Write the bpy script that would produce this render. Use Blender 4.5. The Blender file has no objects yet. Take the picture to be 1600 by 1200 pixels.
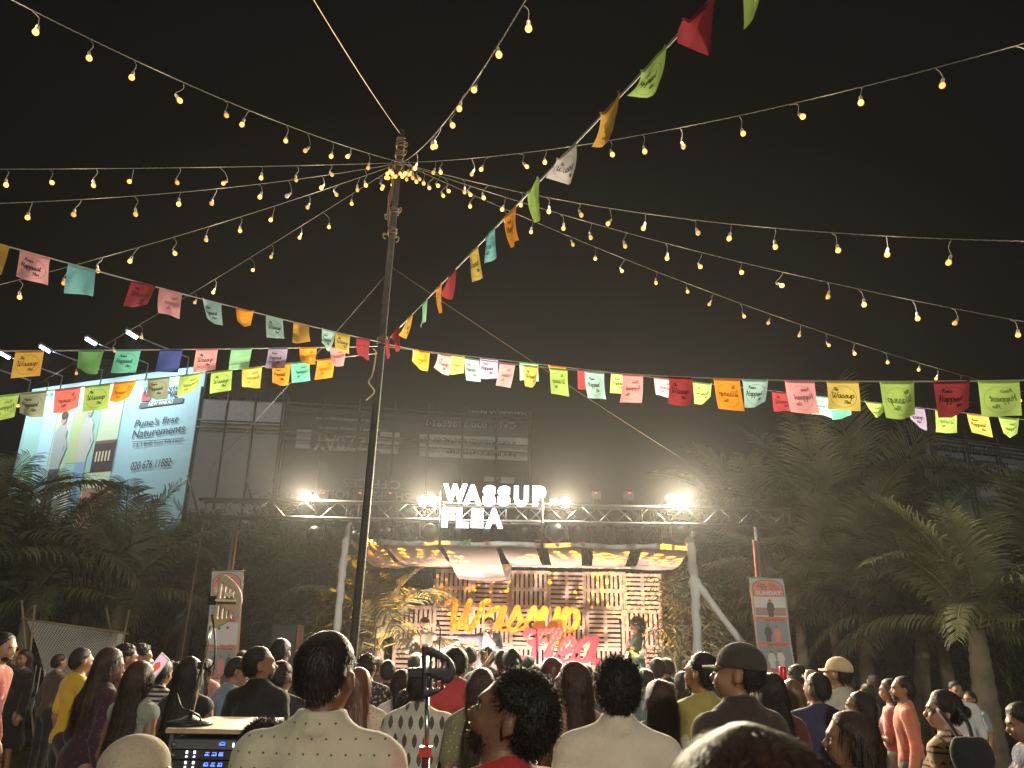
import bpy, math, random
import numpy as np
from mathutils import Vector, Matrix
R_ = math.radians
random.seed(7); rng = np.random.default_rng(7)
scene = bpy.context.scene
COL = scene.collection

# ---------------------------------------------------------------- camera, sky, exposure
CAM = Vector((0, 0, 1.78)); FPX = 1200.0
PITCH = math.atan(403 / 1200); ROLL = R_(1.0)
_F = Vector((0, math.cos(PITCH), math.sin(PITCH))); _R0 = Vector((1, 0, 0)); _U0 = Vector((0, -math.sin(PITCH), math.cos(PITCH)))
CX = _R0 * math.cos(ROLL) + _U0 * math.sin(ROLL)
CY = _U0 * math.cos(ROLL) - _R0 * math.sin(ROLL)
cam = bpy.data.objects.new('camera', bpy.data.cameras.new('camera'))
COL.objects.link(cam); scene.camera = cam
cam.matrix_world = Matrix(((CX.x, CY.x, -_F.x, CAM.x), (CX.y, CY.y, -_F.y, CAM.y), (CX.z, CY.z, -_F.z, CAM.z), (0, 0, 0, 1)))
cam.data.sensor_width = 36; cam.data.lens = 27; cam.data.clip_start = .05; cam.data.clip_end = 600
cam.data.dof.use_dof = True; cam.data.dof.focus_distance = 9; cam.data.dof.aperture_fstop = 7.5

world = bpy.data.worlds.new("World"); scene.world = world; world.use_nodes = True
wn = world.node_tree.nodes; bg = wn.get('Background') or wn.new('ShaderNodeBackground')
bg.inputs[0].default_value = (.95, .97, 1.0, 1); bg.inputs[1].default_value = .002
vs = scene.view_settings; vs.view_transform = 'Standard'; vs.look = 'None'; vs.exposure = 0.0; vs.gamma = 1; vs.use_curve_mapping = False
cy = scene.cycles
cy.use_denoising = True
try: cy.denoiser = 'OPENIMAGEDENOISE'
except Exception: pass
cy.max_bounces = 5; cy.diffuse_bounces = 2; cy.glossy_bounces = 2; cy.transmission_bounces = 3; cy.volume_bounces = 0; cy.transparent_max_bounces = 8
cy.sample_clamp_indirect = 2.0; cy.sample_clamp_direct = 0
cy.caustics_reflective = False; cy.caustics_refractive = False
cy.use_adaptive_sampling = True; cy.adaptive_threshold = 0.02

def pix(px, py, Y):
    d = _F + CX * ((px - 800) / FPX) + CY * ((600 - py) / FPX)
    return CAM + d * (Y / d.y)
def pray(px, py): return _F + CX * ((px - 800) / FPX) + CY * ((600 - py) / FPX)
def proj(p):
    v = Vector(p) - CAM; z = v.dot(_F)
    return (800 + FPX * v.dot(CX) / z, 600 - FPX * v.dot(CY) / z)
def on_plane(px, py, p0, n):
    d = pray(px, py); t = (p0 - CAM).dot(n) / d.dot(n); return CAM + d * t

# ---------------------------------------------------------------- materials
def new_mat(name):
    m = bpy.data.materials.new(name); m.use_nodes = True; return m, m.node_tree, m.node_tree.nodes['Principled BSDF']
def mat(name, col, rough=.7, metal=0., var=.0, vscale=8., bump=0., bscale=60., spec=.5, trans=0., coord='Object', col2=None):
    m, nt, b = new_mat(name); N, L = nt.nodes, nt.links
    b.inputs['Base Color'].default_value = (*col, 1); b.inputs['Roughness'].default_value = rough
    b.inputs['Metallic'].default_value = metal; b.inputs['Specular IOR Level'].default_value = spec
    tc = N.new('ShaderNodeTexCoord')
    if var > 0 or col2:
        n = N.new('ShaderNodeTexNoise'); n.inputs['Scale'].default_value = vscale; n.inputs['Detail'].default_value = 4
        L.new(tc.outputs[coord], n.inputs['Vector'])
        r = N.new('ShaderNodeValToRGB'); c2 = col2 or tuple(max(0, c * (1 - var)) for c in col); c1 = col if col2 else tuple(min(1, c * (1 + var)) for c in col)
        r.color_ramp.elements[0].position = .3; r.color_ramp.elements[1].position = .7
        r.color_ramp.elements[0].color = (*c2, 1); r.color_ramp.elements[1].color = (*c1, 1)
        L.new(n.outputs['Fac'], r.inputs['Fac']); L.new(r.outputs['Color'], b.inputs['Base Color'])
    if bump > 0:
        n = N.new('ShaderNodeTexNoise'); n.inputs['Scale'].default_value = bscale; n.inputs['Detail'].default_value = 3
        L.new(tc.outputs[coord], n.inputs['Vector'])
        bp = N.new('ShaderNodeBump'); bp.inputs['Strength'].default_value = bump; bp.inputs['Distance'].default_value = .02
        L.new(n.outputs['Fac'], bp.inputs['Height']); L.new(bp.outputs['Normal'], b.inputs['Normal'])
    if trans > 0:
        t = N.new('ShaderNodeBsdfTranslucent'); mx = N.new('ShaderNodeMixShader'); mx.inputs[0].default_value = trans
        src = b.inputs['Base Color'].links
        if src: L.new(src[0].from_socket, t.inputs['Color'])
        else: t.inputs['Color'].default_value = (*col, 1)
        out = N['Material Output']; L.new(b.outputs[0], mx.inputs[1]); L.new(t.outputs[0], mx.inputs[2]); L.new(mx.outputs[0], out.inputs['Surface'])
    return m
def emit(name, col, s, sample=True):
    m, nt, b = new_mat(name); b.inputs['Base Color'].default_value = (0, 0, 0, 1)
    b.inputs['Emission Color'].default_value = (*col, 1); b.inputs['Emission Strength'].default_value = s
    if not sample:
        try: m.cycles.emission_sampling = 'NONE'
        except Exception: pass
    return m
_mc = {}
def cm(name, *a, **k):
    if name not in _mc: _mc[name] = mat(name, *a, **k)
    return _mc[name]

# ---------------------------------------------------------------- object helpers
def tag(o, label=None, cat=None, group=None, kind=None):
    if label: o['label'] = label
    if cat: o['category'] = cat
    if group: o['group'] = group
    if kind: o['kind'] = kind
    return o
def empty(name, loc=(0, 0, 0), label=None, cat=None, group=None, rz=0, scale=1):
    o = bpy.data.objects.new(name, None); COL.objects.link(o); o.location = loc; o.rotation_euler = (0, 0, rz); o.scale = (scale,) * 3
    o.empty_display_size = .2
    return tag(o, label, cat, group)
def link(name, me, parent=None, m=None):
    if m is not None:
        me.materials.clear(); me.materials.append(m)
    o = bpy.data.objects.new(name, me); COL.objects.link(o)
    if parent is not None: o.parent = parent
    return o
def npmesh(name, V, Fq, smooth=True):
    V = np.asarray(V, dtype=np.float32); Fq = np.asarray(Fq, dtype=np.int32)
    me = bpy.data.meshes.new(name); k = Fq.shape[1]
    me.vertices.add(len(V)); me.vertices.foreach_set('co', V.ravel())
    me.loops.add(Fq.size); me.loops.foreach_set('vertex_index', Fq.ravel())
    me.polygons.add(len(Fq)); me.polygons.foreach_set('loop_start', np.arange(len(Fq), dtype=np.int32) * k)
    me.polygons.foreach_set('use_smooth', np.full(len(Fq), smooth, dtype=bool))
    me.update(calc_edges=True); me.validate()
    return me
class MB:
    def __init__(s): s.v = []; s.f = []; s.sm = []; s.mi = []; s.mats = []
    def poly(s, pts, faces, smooth=False, mi=0):
        b = len(s.v); s.v += [tuple(p) for p in pts]; s.f += [tuple(b + i for i in f) for f in faces]; s.sm += [smooth] * len(faces); s.mi += [mi] * len(faces)
        return s
    def box(s, c, size, M=None, mi=0):
        x, y, z = (k / 2 for k in size); c = Vector(c)
        pts = [Vector((sx * x, sy * y, sz * z)) for sz in (-1, 1) for sy in (-1, 1) for sx in (-1, 1)]
        if M is not None: pts = [M @ p for p in pts]
        return s.poly([p + c for p in pts], [(0, 2, 3, 1), (4, 5, 7, 6), (0, 1, 5, 4), (2, 6, 7, 3), (0, 4, 6, 2), (1, 3, 7, 5)], mi=mi)
    def tube(s, pts, r, n=8, cap=True, mi=0):
        pts = [Vector(p) for p in pts]; rs = r if isinstance(r, (list, tuple)) else [r] * len(pts)
        rings = []; up = None
        for i, p in enumerate(pts):
            d = (pts[min(i + 1, len(pts) - 1)] - pts[max(i - 1, 0)])
            d = d.normalized() if d.length > 1e-9 else Vector((0, 0, 1))
            if up is None: up = d.orthogonal().normalized()
            up = (up - d * up.dot(d)); up = up.normalized() if up.length > 1e-6 else d.orthogonal().normalized()
            sd = d.cross(up); rings.append([p + (up * math.cos(2 * math.pi * k / n) + sd * math.sin(2 * math.pi * k / n)) * rs[i] for k in range(n)])
        V = [q for rg in rings for q in rg]; Fc = []
        for i in range(len(pts) - 1):
            for k in range(n): Fc.append((i * n + k, i * n + (k + 1) % n, (i + 1) * n + (k + 1) % n, (i + 1) * n + k))
        s.poly(V, Fc, True, mi)
        if cap:
            b = len(s.v) - len(V); s.f += [tuple(b + k for k in reversed(range(n))), tuple(b + (len(pts) - 1) * n + k for k in range(n))]; s.sm += [False] * 2; s.mi += [mi] * 2
        return s
    def lathe(s, prof, c=(0, 0, 0), n=16, M=None, mi=0):
        c = Vector(c); V = []
        for (r, z) in prof:
            for k in range(n):
                a = 2 * math.pi * k / n; p = Vector((r * math.cos(a), r * math.sin(a), z))
                V.append((M @ p if M is not None else p) + c)
        Fc = [(i * n + k, i * n + (k + 1) % n, (i + 1) * n + (k + 1) % n, (i + 1) * n + k) for i in range(len(prof) - 1) for k in range(n)]
        return s.poly(V, Fc, True, mi)
    def mesh(s, name):
        me = bpy.data.meshes.new(name); me.from_pydata(s.v, [], s.f)
        me.polygons.foreach_set('use_smooth', s.sm); me.polygons.foreach_set('material_index', s.mi); me.update(); return me
    def build(s, name, m, parent=None):
        me = s.mesh(name)
        for x in (m if isinstance(m, (list, tuple)) else [m]): me.materials.append(x)
        o = bpy.data.objects.new(name, me); COL.objects.link(o)
        if parent is not None: o.parent = parent
        return o
def frame(d, up=Vector((0, 0, 1))):
    """rotation whose local Z is d and local X is horizontal-ish"""
    z = Vector(d).normalized(); x = up.cross(z); x = x.normalized() if x.length > 1e-5 else Vector((1, 0, 0)); y = z.cross(x)
    return Matrix((x, y, z)).transposed()
def spline(pts, n=6):
    P = [Vector(p) for p in pts]; out = []
    P = [P[0] * 2 - P[1]] + P + [P[-1] * 2 - P[-2]]
    for i in range(1, len(P) - 2):
        for k in range(n):
            t = k / n; a, b, c, d = P[i - 1], P[i], P[i + 1], P[i + 2]
            out.append(.5 * ((2 * b) + (c - a) * t + (2 * a - 5 * b + 4 * c - d) * t * t + (3 * b - a - 3 * c + d) * t ** 3))
    out.append(P[-2]); return out

# ---------------------------------------------------------------- smooth solids: distance field + surface nets
def nets(F, o, h):
    sh = np.array(F.shape); cs = sh - 1; ncell = int(np.prod(cs))
    acc = np.zeros((ncell, 3)); cnt = np.zeros(ncell); quads = []
    for ax in range(3):
        sa = [slice(None)] * 3; sb = [slice(None)] * 3; sa[ax] = slice(0, -1); sb[ax] = slice(1, None)
        A = F[tuple(sa)]; B = F[tuple(sb)]; cr = (A < 0) != (B < 0)
        idx = np.argwhere(cr)
        if not len(idx): continue
        a = A[cr]; b = B[cr]; pos = idx.astype(float); pos[:, ax] += a / (a - b)
        o1, o2 = [k for k in range(3) if k != ax]; cells = []
        ok = np.ones(len(idx), bool)
        for da, db in ((0, 0), (1, 0), (1, 1), (0, 1)):
            c = idx.copy(); c[:, o1] -= da; c[:, o2] -= db
            v = np.all((c >= 0) & (c < cs), axis=1); ok &= v
            cid = (c[:, 0] * cs[1] + c[:, 1]) * cs[2] + c[:, 2]; cid[~v] = 0
            for k in range(3): acc[:, k] += np.bincount(cid[v], pos[v, k], ncell)
            cnt += np.bincount(cid[v], minlength=ncell); cells.append(cid)
        q = np.stack(cells, 1)[ok]; flip = (a < 0)[ok]
        if ax == 1: flip = ~flip
        q[flip] = q[flip][:, ::-1]; quads.append(q)
    act = cnt > 0; vid = np.full(ncell, -1); vid[act] = np.arange(act.sum())
    V = acc[act] / cnt[act][:, None] * h + np.asarray(o); Q = vid[np.concatenate(quads)][:, ::-1]
    return V, Q
class Fld:
    def __init__(s, lo, hi, h):
        s.lo = np.array(lo, float); s.h = h; s.n = np.ceil((np.array(hi) - s.lo) / h).astype(int) + 1
        s.ax = [s.lo[i] + np.arange(s.n[i]) * h for i in range(3)]; s.F = np.full(tuple(s.n), .5)
    def sub(s, lo, hi):
        sl = []
        for i in range(3):
            a = max(0, int((lo[i] - s.lo[i]) / s.h)); b = min(s.n[i], int((hi[i] - s.lo[i]) / s.h) + 2); sl.append(slice(a, max(a, b)))
        return tuple(sl)
    def pts(s, sl):
        g = np.meshgrid(*[s.ax[i][sl[i]] for i in range(3)], indexing='ij'); return np.stack(g, -1)
    def un(s, sl, d, k):
        F = s.F[sl]
        if k > 0:
            h = np.clip(.5 + .5 * (F - d) / k, 0, 1); s.F[sl] = F * (1 - h) + d * h - k * h * (1 - h)
        else: s.F[sl] = np.minimum(F, d)
    def add(s, pr, k=.02, inf=0.):
        m = .07
        if pr[0] == 'c':
            _, a, b, ra, rb = pr; a = np.array(a); b = np.array(b); ra += inf; rb += inf; rr = max(ra, rb) + m
            sl = s.sub(np.minimum(a, b) - rr, np.maximum(a, b) + rr); p = s.pts(sl)
            if p.size == 0: return
            ba = b - a; t = np.clip(((p - a) @ ba) / max(1e-9, ba @ ba), 0, 1)
            d = np.linalg.norm(p - a - t[..., None] * ba, axis=-1) - (ra + (rb - ra) * t)
        else:
            _, c, r, M = pr; c = np.array(c); r = np.array(r) + inf; rr = r.max() + m
            sl = s.sub(c - rr, c + rr); p = s.pts(sl)
            if p.size == 0: return
            q = p - c
            if M is not None: q = q @ M
            k0 = np.linalg.norm(q / r, axis=-1); k1 = np.linalg.norm(q / r ** 2, axis=-1) + 1e-9; d = k0 * (k0 - 1) / k1
        s.un(sl, d, k)
    def mesh(s, name):
        F = s.F; F[0] = F[-1] = .1; F[:, 0] = F[:, -1] = .1; F[:, :, 0] = F[:, :, -1] = .1
        V, Q = nets(F, s.lo, s.h); return V, Q

# ---------------------------------------------------------------- lettering
def tmesh(txt, offset=0., extr=0., shear=0.):
    cu = bpy.data.curves.new('t', 'FONT'); cu.body = txt; cu.offset = offset; cu.extrude = extr; cu.shear = shear; cu.resolution_u = 3
    o = bpy.data.objects.new('t', cu); COL.objects.link(o)
    me = bpy.data.meshes.new_from_object(o); bpy.data.objects.remove(o)
    V = np.array([v.co[:] for v in me.vertices]); Fc = [tuple(p.vertices) for p in me.polygons]; bpy.data.meshes.remove(me); bpy.data.curves.remove(cu)
    return V, Fc
def text_quad(name, txt, bl, br, tl, m, parent, thick=.0, offset=.0, lift=.01):
    """flat lettering fitted into the parallelogram bl, br, tl"""
    V, Fc = tmesh(txt, offset, .5 if thick else 0)
    if len(V) == 0: return None
    lo, hi = V.min(0), V.max(0); sz = np.maximum(hi - lo, 1e-6)
    bl, br, tl = Vector(bl), Vector(br), Vector(tl); n = (br - bl).cross(tl - bl).normalized()
    pts = [bl + (br - bl) * ((v[0] - lo[0]) / sz[0]) + (tl - bl) * ((v[1] - lo[1]) / sz[1]) + n * (lift + (v[2] * 2 * thick if thick else 0)) for v in V]
    b = MB(); b.poly(pts, Fc); return b.build(name, m, parent)
GL = {
 'W': (1.85, [[(-.1, 1.5), (.1, 1.75), (.28, 1.55), (.3, .8), (.42, .1), (.62, .1), (.85, .8), (.95, 1.7)], [(.95, 1.7), (.9, .8), (1.02, .08), (1.3, .12), (1.55, .8), (1.6, 1.5), (1.85, 1.75)]]),
 'a': (1.0, [[(.78, .85), (.5, 1.0), (.15, .75), (.1, .3), (.3, .02), (.6, .2), (.8, .9)], [(.82, 1.0), (.78, .4), (.88, .05), (1.05, .12)]]),
 's': (.8, [[(-.05, .1), (.25, .5), (.42, 1.05), (.5, .85), (.7, .5), (.65, .15), (.4, 0), (.15, .12)], [(.65, .15), (.85, .3)]]),
 'u': (1.0, [[(0, .7), (.15, 1.0), (.15, .4), (.3, .03), (.55, .15), (.75, .6), (.8, 1.0)], [(.8, 1.0), (.78, .3), (.9, .03), (1.05, .2)]]),
 'p': (.95, [[(0, .5), (.2, 1.0), (.15, 0), (.05, -.9)], [(.15, .5), (.4, .95), (.7, .9), (.8, .5), (.65, .1), (.4, .05), (.2, .2)]]),
 'T': (.85, [[(-.1, 1.45), (.1, 1.7), (.6, 1.6), (1.0, 1.75)], [(.55, 1.6), (.45, .6), (.3, .05), (.1, .1)]]),
 'h': (.85, [[(0, .3), (.35, 1.3), (.4, 1.75), (.25, 1.6), (.15, 0)], [(.17, .5), (.4, .95), (.6, .85), (.58, .2), (.7, .02), (.9, .2)]]),
 'e': (.7, [[(0, .3), (.35, .45), (.6, .75), (.45, 1.0), (.15, .8), (.1, .3), (.3, 0), (.6, .1), (.8, .35)]]),
 'F': (.9, [[(-.15, 1.3), (0, 1.6), (.5, 1.6), (1.05, 1.75)], [(.5, 1.6), (.4, .8), (.35, .2), (.1, -.05), (-.1, .15)], [(.1, .8), (.4, .85), (.75, .9)]]),
 'l': (.5, [[(0, .3), (.3, 1.0), (.45, 1.7), (.3, 1.75), (.2, 1.2), (.15, .3), (.3, .02), (.55, .25)]]),
 'n': (.85, [[(0, .6), (.15, .95), (.15, 0)], [(.15, .5), (.4, .95), (.6, .85), (.58, .2), (.7, .02), (.9, .25)]]),
 'P': (.85, [[(.25, 1.55), (.15, 0)], [(-.05, 1.35), (.2, 1.7), (.7, 1.65), (.85, 1.3), (.6, .95), (.2, .9)]]),
 'H': (1.1, [[(0, 1.5), (.2, 1.7), (.15, .8), (.05, 0)], [(.9, 1.75), (.8, .8), (.8, .1), (1.0, .1)], [(.1, .85), (.85, .9)]]),
 'i': (.45, [[(0, .6), (.15, .95), (.12, .2), (.25, .02), (.45, .25)], [(.2, 1.3), (.22, 1.38)]]),
 't': (.5, [[(.25, 1.55), (.15, .3), (.3, .02), (.5, .25)], [(0, 1.1), (.45, 1.1)]]),
 "'": (.25, [[(.12, 1.75), (.06, 1.4)]])}
def script_strokes(txt):
    x = 0; out = []
    for ch in txt:
        adv, st = GL[ch]
        out += [[(x + a + .18 * b, b) for a, b in s] for s in st]; x += adv
    return out, x
# ---------------------------------------------------------------- people
SKIN = [mat('skin_brown', (.30, .155, .09), .5, var=.12, vscale=18, bump=.05, bscale=90), mat('skin_dark', (.20, .10, .06), .5, var=.12, vscale=18, bump=.05, bscale=90),
        mat('skin_light', (.42, .24, .16), .5, var=.12, vscale=18, bump=.05, bscale=90)]
def hairmat(name, c):
    m = mat(name, c, .5, spec=.35, var=.4, vscale=30); nt = m.node_tree; N, L = nt.nodes, nt.links; tc = N.new('ShaderNodeTexCoord'); mp = N.new('ShaderNodeMapping'); mp.inputs['Scale'].default_value = (1, 1, .18)
    n = N.new('ShaderNodeTexNoise'); n.inputs['Scale'].default_value = 170; n.inputs['Detail'].default_value = 2; bp = N.new('ShaderNodeBump'); bp.inputs['Strength'].default_value = .55; bp.inputs['Distance'].default_value = .012
    L.new(tc.outputs['Object'], mp.inputs[0]); L.new(mp.outputs[0], n.inputs['Vector']); L.new(n.outputs['Fac'], bp.inputs['Height']); L.new(bp.outputs['Normal'], N['Principled BSDF'].inputs['Normal']); return m
HAIRM = hairmat('hair_black', (.016, .011, .009)); HAIRB = hairmat('hair_brown', (.045, .024, .014))
EYEM = mat('eye_white', (.6, .58, .55), .25); IRISM = mat('eye_iris', (.02, .012, .008), .2); LIPM = mat('lips', (.25, .09, .08), .5)
SHOE = mat('shoe_dark', (.03, .03, .035), .6); SHOEW = mat('shoe_white', (.6, .6, .58), .6)
def cloth(name, col, pat=None, c2=(.02, .02, .02), sc=10):
    key = 'cloth_' + name
    if key in _mc: return _mc[key]
    m, nt, b = new_mat(key); N, L = nt.nodes, nt.links
    b.inputs['Roughness'].default_value = .85; b.inputs['Specular IOR Level'].default_value = .25
    b.inputs['Sheen Weight'].default_value = .25
    tc = N.new('ShaderNodeTexCoord')
    n = N.new('ShaderNodeTexNoise'); n.inputs['Scale'].default_value = 9; n.inputs['Detail'].default_value = 4; L.new(tc.outputs['Object'], n.inputs['Vector'])
    mx = N.new('ShaderNodeMix'); mx.data_type = 'RGBA'; mx.inputs[6].default_value = (*[c * .8 for c in col], 1); mx.inputs[7].default_value = (*[min(1, c * 1.12) for c in col], 1)
    L.new(n.outputs['Fac'], mx.inputs[0]); cur = mx.outputs[2]
    def mth(op, a, b_=None, v=None):
        k = N.new('ShaderNodeMath'); k.operation = op
        for i, x in enumerate((a, b_)):
            if x is None: continue
            if isinstance(x, (int, float)): k.inputs[i].default_value = x
            else: L.new(x, k.inputs[i])
        return k.outputs[0]
    fac = None
    if pat:
        sp = N.new('ShaderNodeSeparateXYZ'); L.new(tc.outputs['Object'], sp.inputs[0]); X, Y, Z = sp.outputs
        if pat == 'stripes': fac = mth('GREATER_THAN', mth('FRACT', mth('MULTIPLY', Z, sc)), .5)
        elif pat in ('dots', 'leaf'):
            row = mth('FLOOR', mth('MULTIPLY', Z, sc)); off = mth('MULTIPLY', mth('MODULO', row, 2), .5)
            u = mth('SUBTRACT', mth('FRACT', mth('ADD', mth('MULTIPLY', X, sc * (1.6 if pat == 'leaf' else 1)), off)), .5)
            w = mth('SUBTRACT', mth('FRACT', mth('MULTIPLY', Z, sc)), .5)
            if pat == 'leaf':
                w2 = mth('MULTIPLY', mth('MULTIPLY', w, w), 1.5); fac = mth('LESS_THAN', mth('ADD', mth('ABSOLUTE', u), w2), .24)
            else: fac = mth('LESS_THAN', mth('ADD', mth('MULTIPLY', u, u), mth('MULTIPLY', w, w)), .006)
        elif pat in ('floral', 'speck'):
            v = N.new('ShaderNodeTexVoronoi'); v.inputs['Scale'].default_value = sc; L.new(tc.outputs['Object'], v.inputs['Vector'])
            fac = mth('LESS_THAN', v.outputs['Distance'], .3 if pat == 'floral' else .2)
        elif pat == 'ethnic':
            z = mth('MULTIPLY', Z, sc); fr = mth('FRACT', z); tri = mth('ABSOLUTE', mth('SUBTRACT', mth('FRACT', mth('MULTIPLY', X, sc * 2.2)), .5))
            a = mth('LESS_THAN', fr, .12); b2 = mth('MULTIPLY', mth('LESS_THAN', mth('ADD', tri, mth('MULTIPLY', mth('SUBTRACT', fr, .35), 1.6)), .36), mth('GREATER_THAN', fr, .35)); fac = mth('MAXIMUM', a, b2)
        m2 = N.new('ShaderNodeMix'); m2.data_type = 'RGBA'; L.new(fac, m2.inputs[0]); L.new(cur, m2.inputs[6]); m2.inputs[7].default_value = (*c2, 1); cur = m2.outputs[2]
    L.new(cur, b.inputs['Base Color'])
    n2 = N.new('ShaderNodeTexNoise'); n2.inputs['Scale'].default_value = 22; n2.inputs['Detail'].default_value = 5; L.new(tc.outputs['Object'], n2.inputs['Vector'])
    bp = N.new('ShaderNodeBump'); bp.inputs['Strength'].default_value = .5; bp.inputs['Distance'].default_value = .02; n3 = N.new('ShaderNodeTexNoise'); n3.inputs['Scale'].default_value = 260; L.new(tc.outputs['Object'], n3.inputs['Vector']); ad = N.new('ShaderNodeMath'); ad.operation = 'MULTIPLY_ADD'; L.new(n3.outputs['Fac'], ad.inputs[0]); ad.inputs[1].default_value = .12; L.new(n2.outputs['Fac'], ad.inputs[2]); L.new(ad.outputs[0], bp.inputs['Height']); L.new(bp.outputs['Normal'], b.inputs['Normal'])
    _mc[key] = m; return m

ARMS = {'down': ((.235, -.03, 1.10), (.245, .04, .86)), 'front': ((.235, .02, 1.11), (.09, .25, 1.14)), 'phone': ((.22, .14, 1.17), (.12, .30, 1.43)),
        'crossed': ((.235, .06, 1.13), (-.03, .19, 1.15)), 'up': ((.22, .10, 1.62), (.16, .12, 1.87)), 'out': ((.44, .08, 1.37), (.66, .14, 1.38)),
        'mic': ((.24, .12, 1.14), (.05, .19, 1.39)), 'strum': ((.29, -.02, 1.15), (.10, .20, 1.09)), 'fret': ((.30, .08, 1.14), (.46, .22, 1.20)),
        'point': ((.24, .12, 1.36), (.20, .16, 1.58)), 'face': ((.2, .2, 1.3), (.07, .22, 1.53)), 'back': ((.25, -.1, 1.12), (.08, -.16, 1.0)), 'lap': ((.24, .04, 1.12), (.12, .3, .98))}
def wr(p, a, seed):
    r = np.random.default_rng(seed); out = 0
    for i in range(5):
        k = r.normal(size=3) * (14 + 9 * i) * np.array([1, 1, .55]); out = out + np.sin(p @ k + r.uniform(0, 6)) / (1 + .5 * i)
    return out * a
def person(at, ztop, label, rot=0, yaw=0, tilt=0, fem=False, hair='short', hm=None, skin=0, top=None, bottom=None, sleeve='short', arms=('down', 'down'),
           h=.022, strands=260, beard=False, cap=None, seated=False, skirt=False, lean=0, hem=.84, collar=False, walk=0, fat=1.0, shoe=None, group=None, hairlen=.45, bare=False, hat=None, slen=1.0):
    H0 = 1.745; X, Y, Z = at
    sd = int(abs(X * 1000 + Y * 77)) + 5; rr = random.Random(sd)
    if Y > 3.5 and not tilt: yaw += rr.gauss(0, 9); tilt = rr.gauss(-2, 5)
    if Y > 3.5 and not lean: lean = rr.uniform(-3, 4)
    base_z = Z; hgt = ztop - base_z
    drop = .40 if seated else 0.
    sc = hgt / (H0 - drop)
    t = empty('person', (X, Y, base_z), label, 'person', group, R_(rot), sc)
    sw = (.155 if fem else .175) * (1 + (fat - 1) * .5)
    Bd = -drop
    def up(p): # upper body leans about the hips, and drops if seated
        x, y, z = p
        a = R_(lean) * (1 if z > .95 else 0); zz = z - .95
        return (x, y + math.sin(a) * zz, .95 + math.cos(a) * zz + Bd) if z > .95 else (x, y, z + Bd)
    fx, fy = fat, fat
    torso = [('e', up((0, 0, 1.26)), (.15 * fx, .105 * fy, .18), None), ('e', up((0, .0, 1.07)), ((.118 if fem else .135) * fx, .098 * fy, .17), None),
             ('e', up((0, -.005, .93)), ((.165 if fem else .15) * fx, .115 * fy, .12), None),
             ('c', up((-sw + .02, 0, 1.375)), up((sw - .02, 0, 1.375)), .055, .055),
             ('c', up((-sw + .01, -.01, 1.385)), up((0, -.01, 1.455)), .045, .05), ('c', up((sw - .01, -.01, 1.385)), up((0, -.01, 1.455)), .045, .05)]
    if fem: torso += [('e', up((-.07, .075, 1.24)), (.06, .055, .06), None), ('e', up((.07, .075, 1.24)), (.06, .055, .06), None)]
    neck = [('c', up((0, -.015, 1.40)), up((0, .0, 1.53)), .056 if not fem else .046, .05 if not fem else .043)]
    armp = []; hands = []; slv = []
    for s, pose in zip((-1, 1), arms):
        S = np.array(up((s * (sw + .012), 0, 1.372))); e, w = ARMS[pose]
        E = np.array(up((s * e[0] * (sw + .01) / .185, e[1], e[2]))); Wr = np.array(up((s * w[0] if abs(w[0]) > .3 else s * w[0], w[1], w[2])))
        k = .9 if fem else 1
        armp += [('c', S, E, .05 * k, .04 * k), ('c', E, Wr, .039 * k, .026 * k)]
        if sleeve == 'long': slv += [('c', S, E, .05 * k, .042 * k), ('c', E, E + (Wr - E) * .93, .042 * k, .032 * k)]
        elif sleeve == 'short': slv += [('c', S, S + (E - S) * .72, .052 * k, .054 * k)]
        elif sleeve == 'roll': slv += [('c', S, E, .05 * k, .045 * k), ('c', E, E + (Wr - E) * .25, .045 * k, .042 * k)]
        d = Wr - E; d /= np.linalg.norm(d); side = np.cross(d, [0, 0, 1.]);
        if np.linalg.norm(side) < .3: side = np.array([0, 1., 0]) 
        side /= np.linalg.norm(side); pn = np.cross(side, d)
        fr = max(.0088, h * .62)
        hands.append(('c', Wr + d * .02, Wr + d * .075, .027, .03)); hands.append(('c', Wr + d * .05 + side * .018, Wr + d * .08 + side * .02, .02, .018)); hands.append(('c', Wr + d * .05 - side * .018, Wr + d * .08 - side * .02, .02, .018))
        curl = .35 if pose in ('down', 'out') else .9
        for i, (o_, l_) in enumerate(((-.033, .062), (-.011, .074), (.012, .07), (.034, .055))):
            if pose in ('up', 'point') and i == 1: c_ = 0.
            else: c_ = curl
            b0 = Wr + d * .085 + side * o_; b1 = b0 + (d * math.cos(c_ * .7) - pn * math.sin(c_ * .7)) * l_ * .55; b2 = b1 + (d * math.cos(c_ * 1.7) - pn * math.sin(c_ * 1.7)) * l_ * .5
            hands += [('c', b0, b1, fr, fr * .95), ('c', b1, b2, fr * .95, fr * .8)]
        q0 = Wr + d * .03 + side * -.03; q1 = q0 + (d * .6 - side * .8 - pn * .2) * .035; q2 = q1 + (d * .9 - side * .2 - pn * .3) * .03
        hands += [('c', q0, q1, fr * 1.2, fr * 1.1), ('c', q1, q2, fr * 1.1, fr)]
    legs = []; feet = []; thick = 1.08 if fem else 1.
    for s in (-1, 1):
        a = walk * s
        if seated:
            Hp = (s * .09, .0, .88 + Bd); Kn = (s * .12, .42, .50); An = (s * .12, .40, .09)
        else:
            Hp = (s * .088, 0, .90); Kn = (s * .10, .01 + .16 * a, .50); An = (s * .105, -.02 + .3 * a - (.1 if a < 0 else 0), .09 + (.05 if a < 0 else 0))
        legs += [('c', Hp, Kn, .088 * thick * fat, .058), ('c', Kn, An, .056, .038)]
        feet += [('c', (An[0], An[1] - .03, .045 + An[2] - .09), (An[0] + s * .015, An[1] + .13, .035 + An[2] - .09), .042, .034)]
    # head
    piv = np.array(up((0, -.005, 1.50)))
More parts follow.
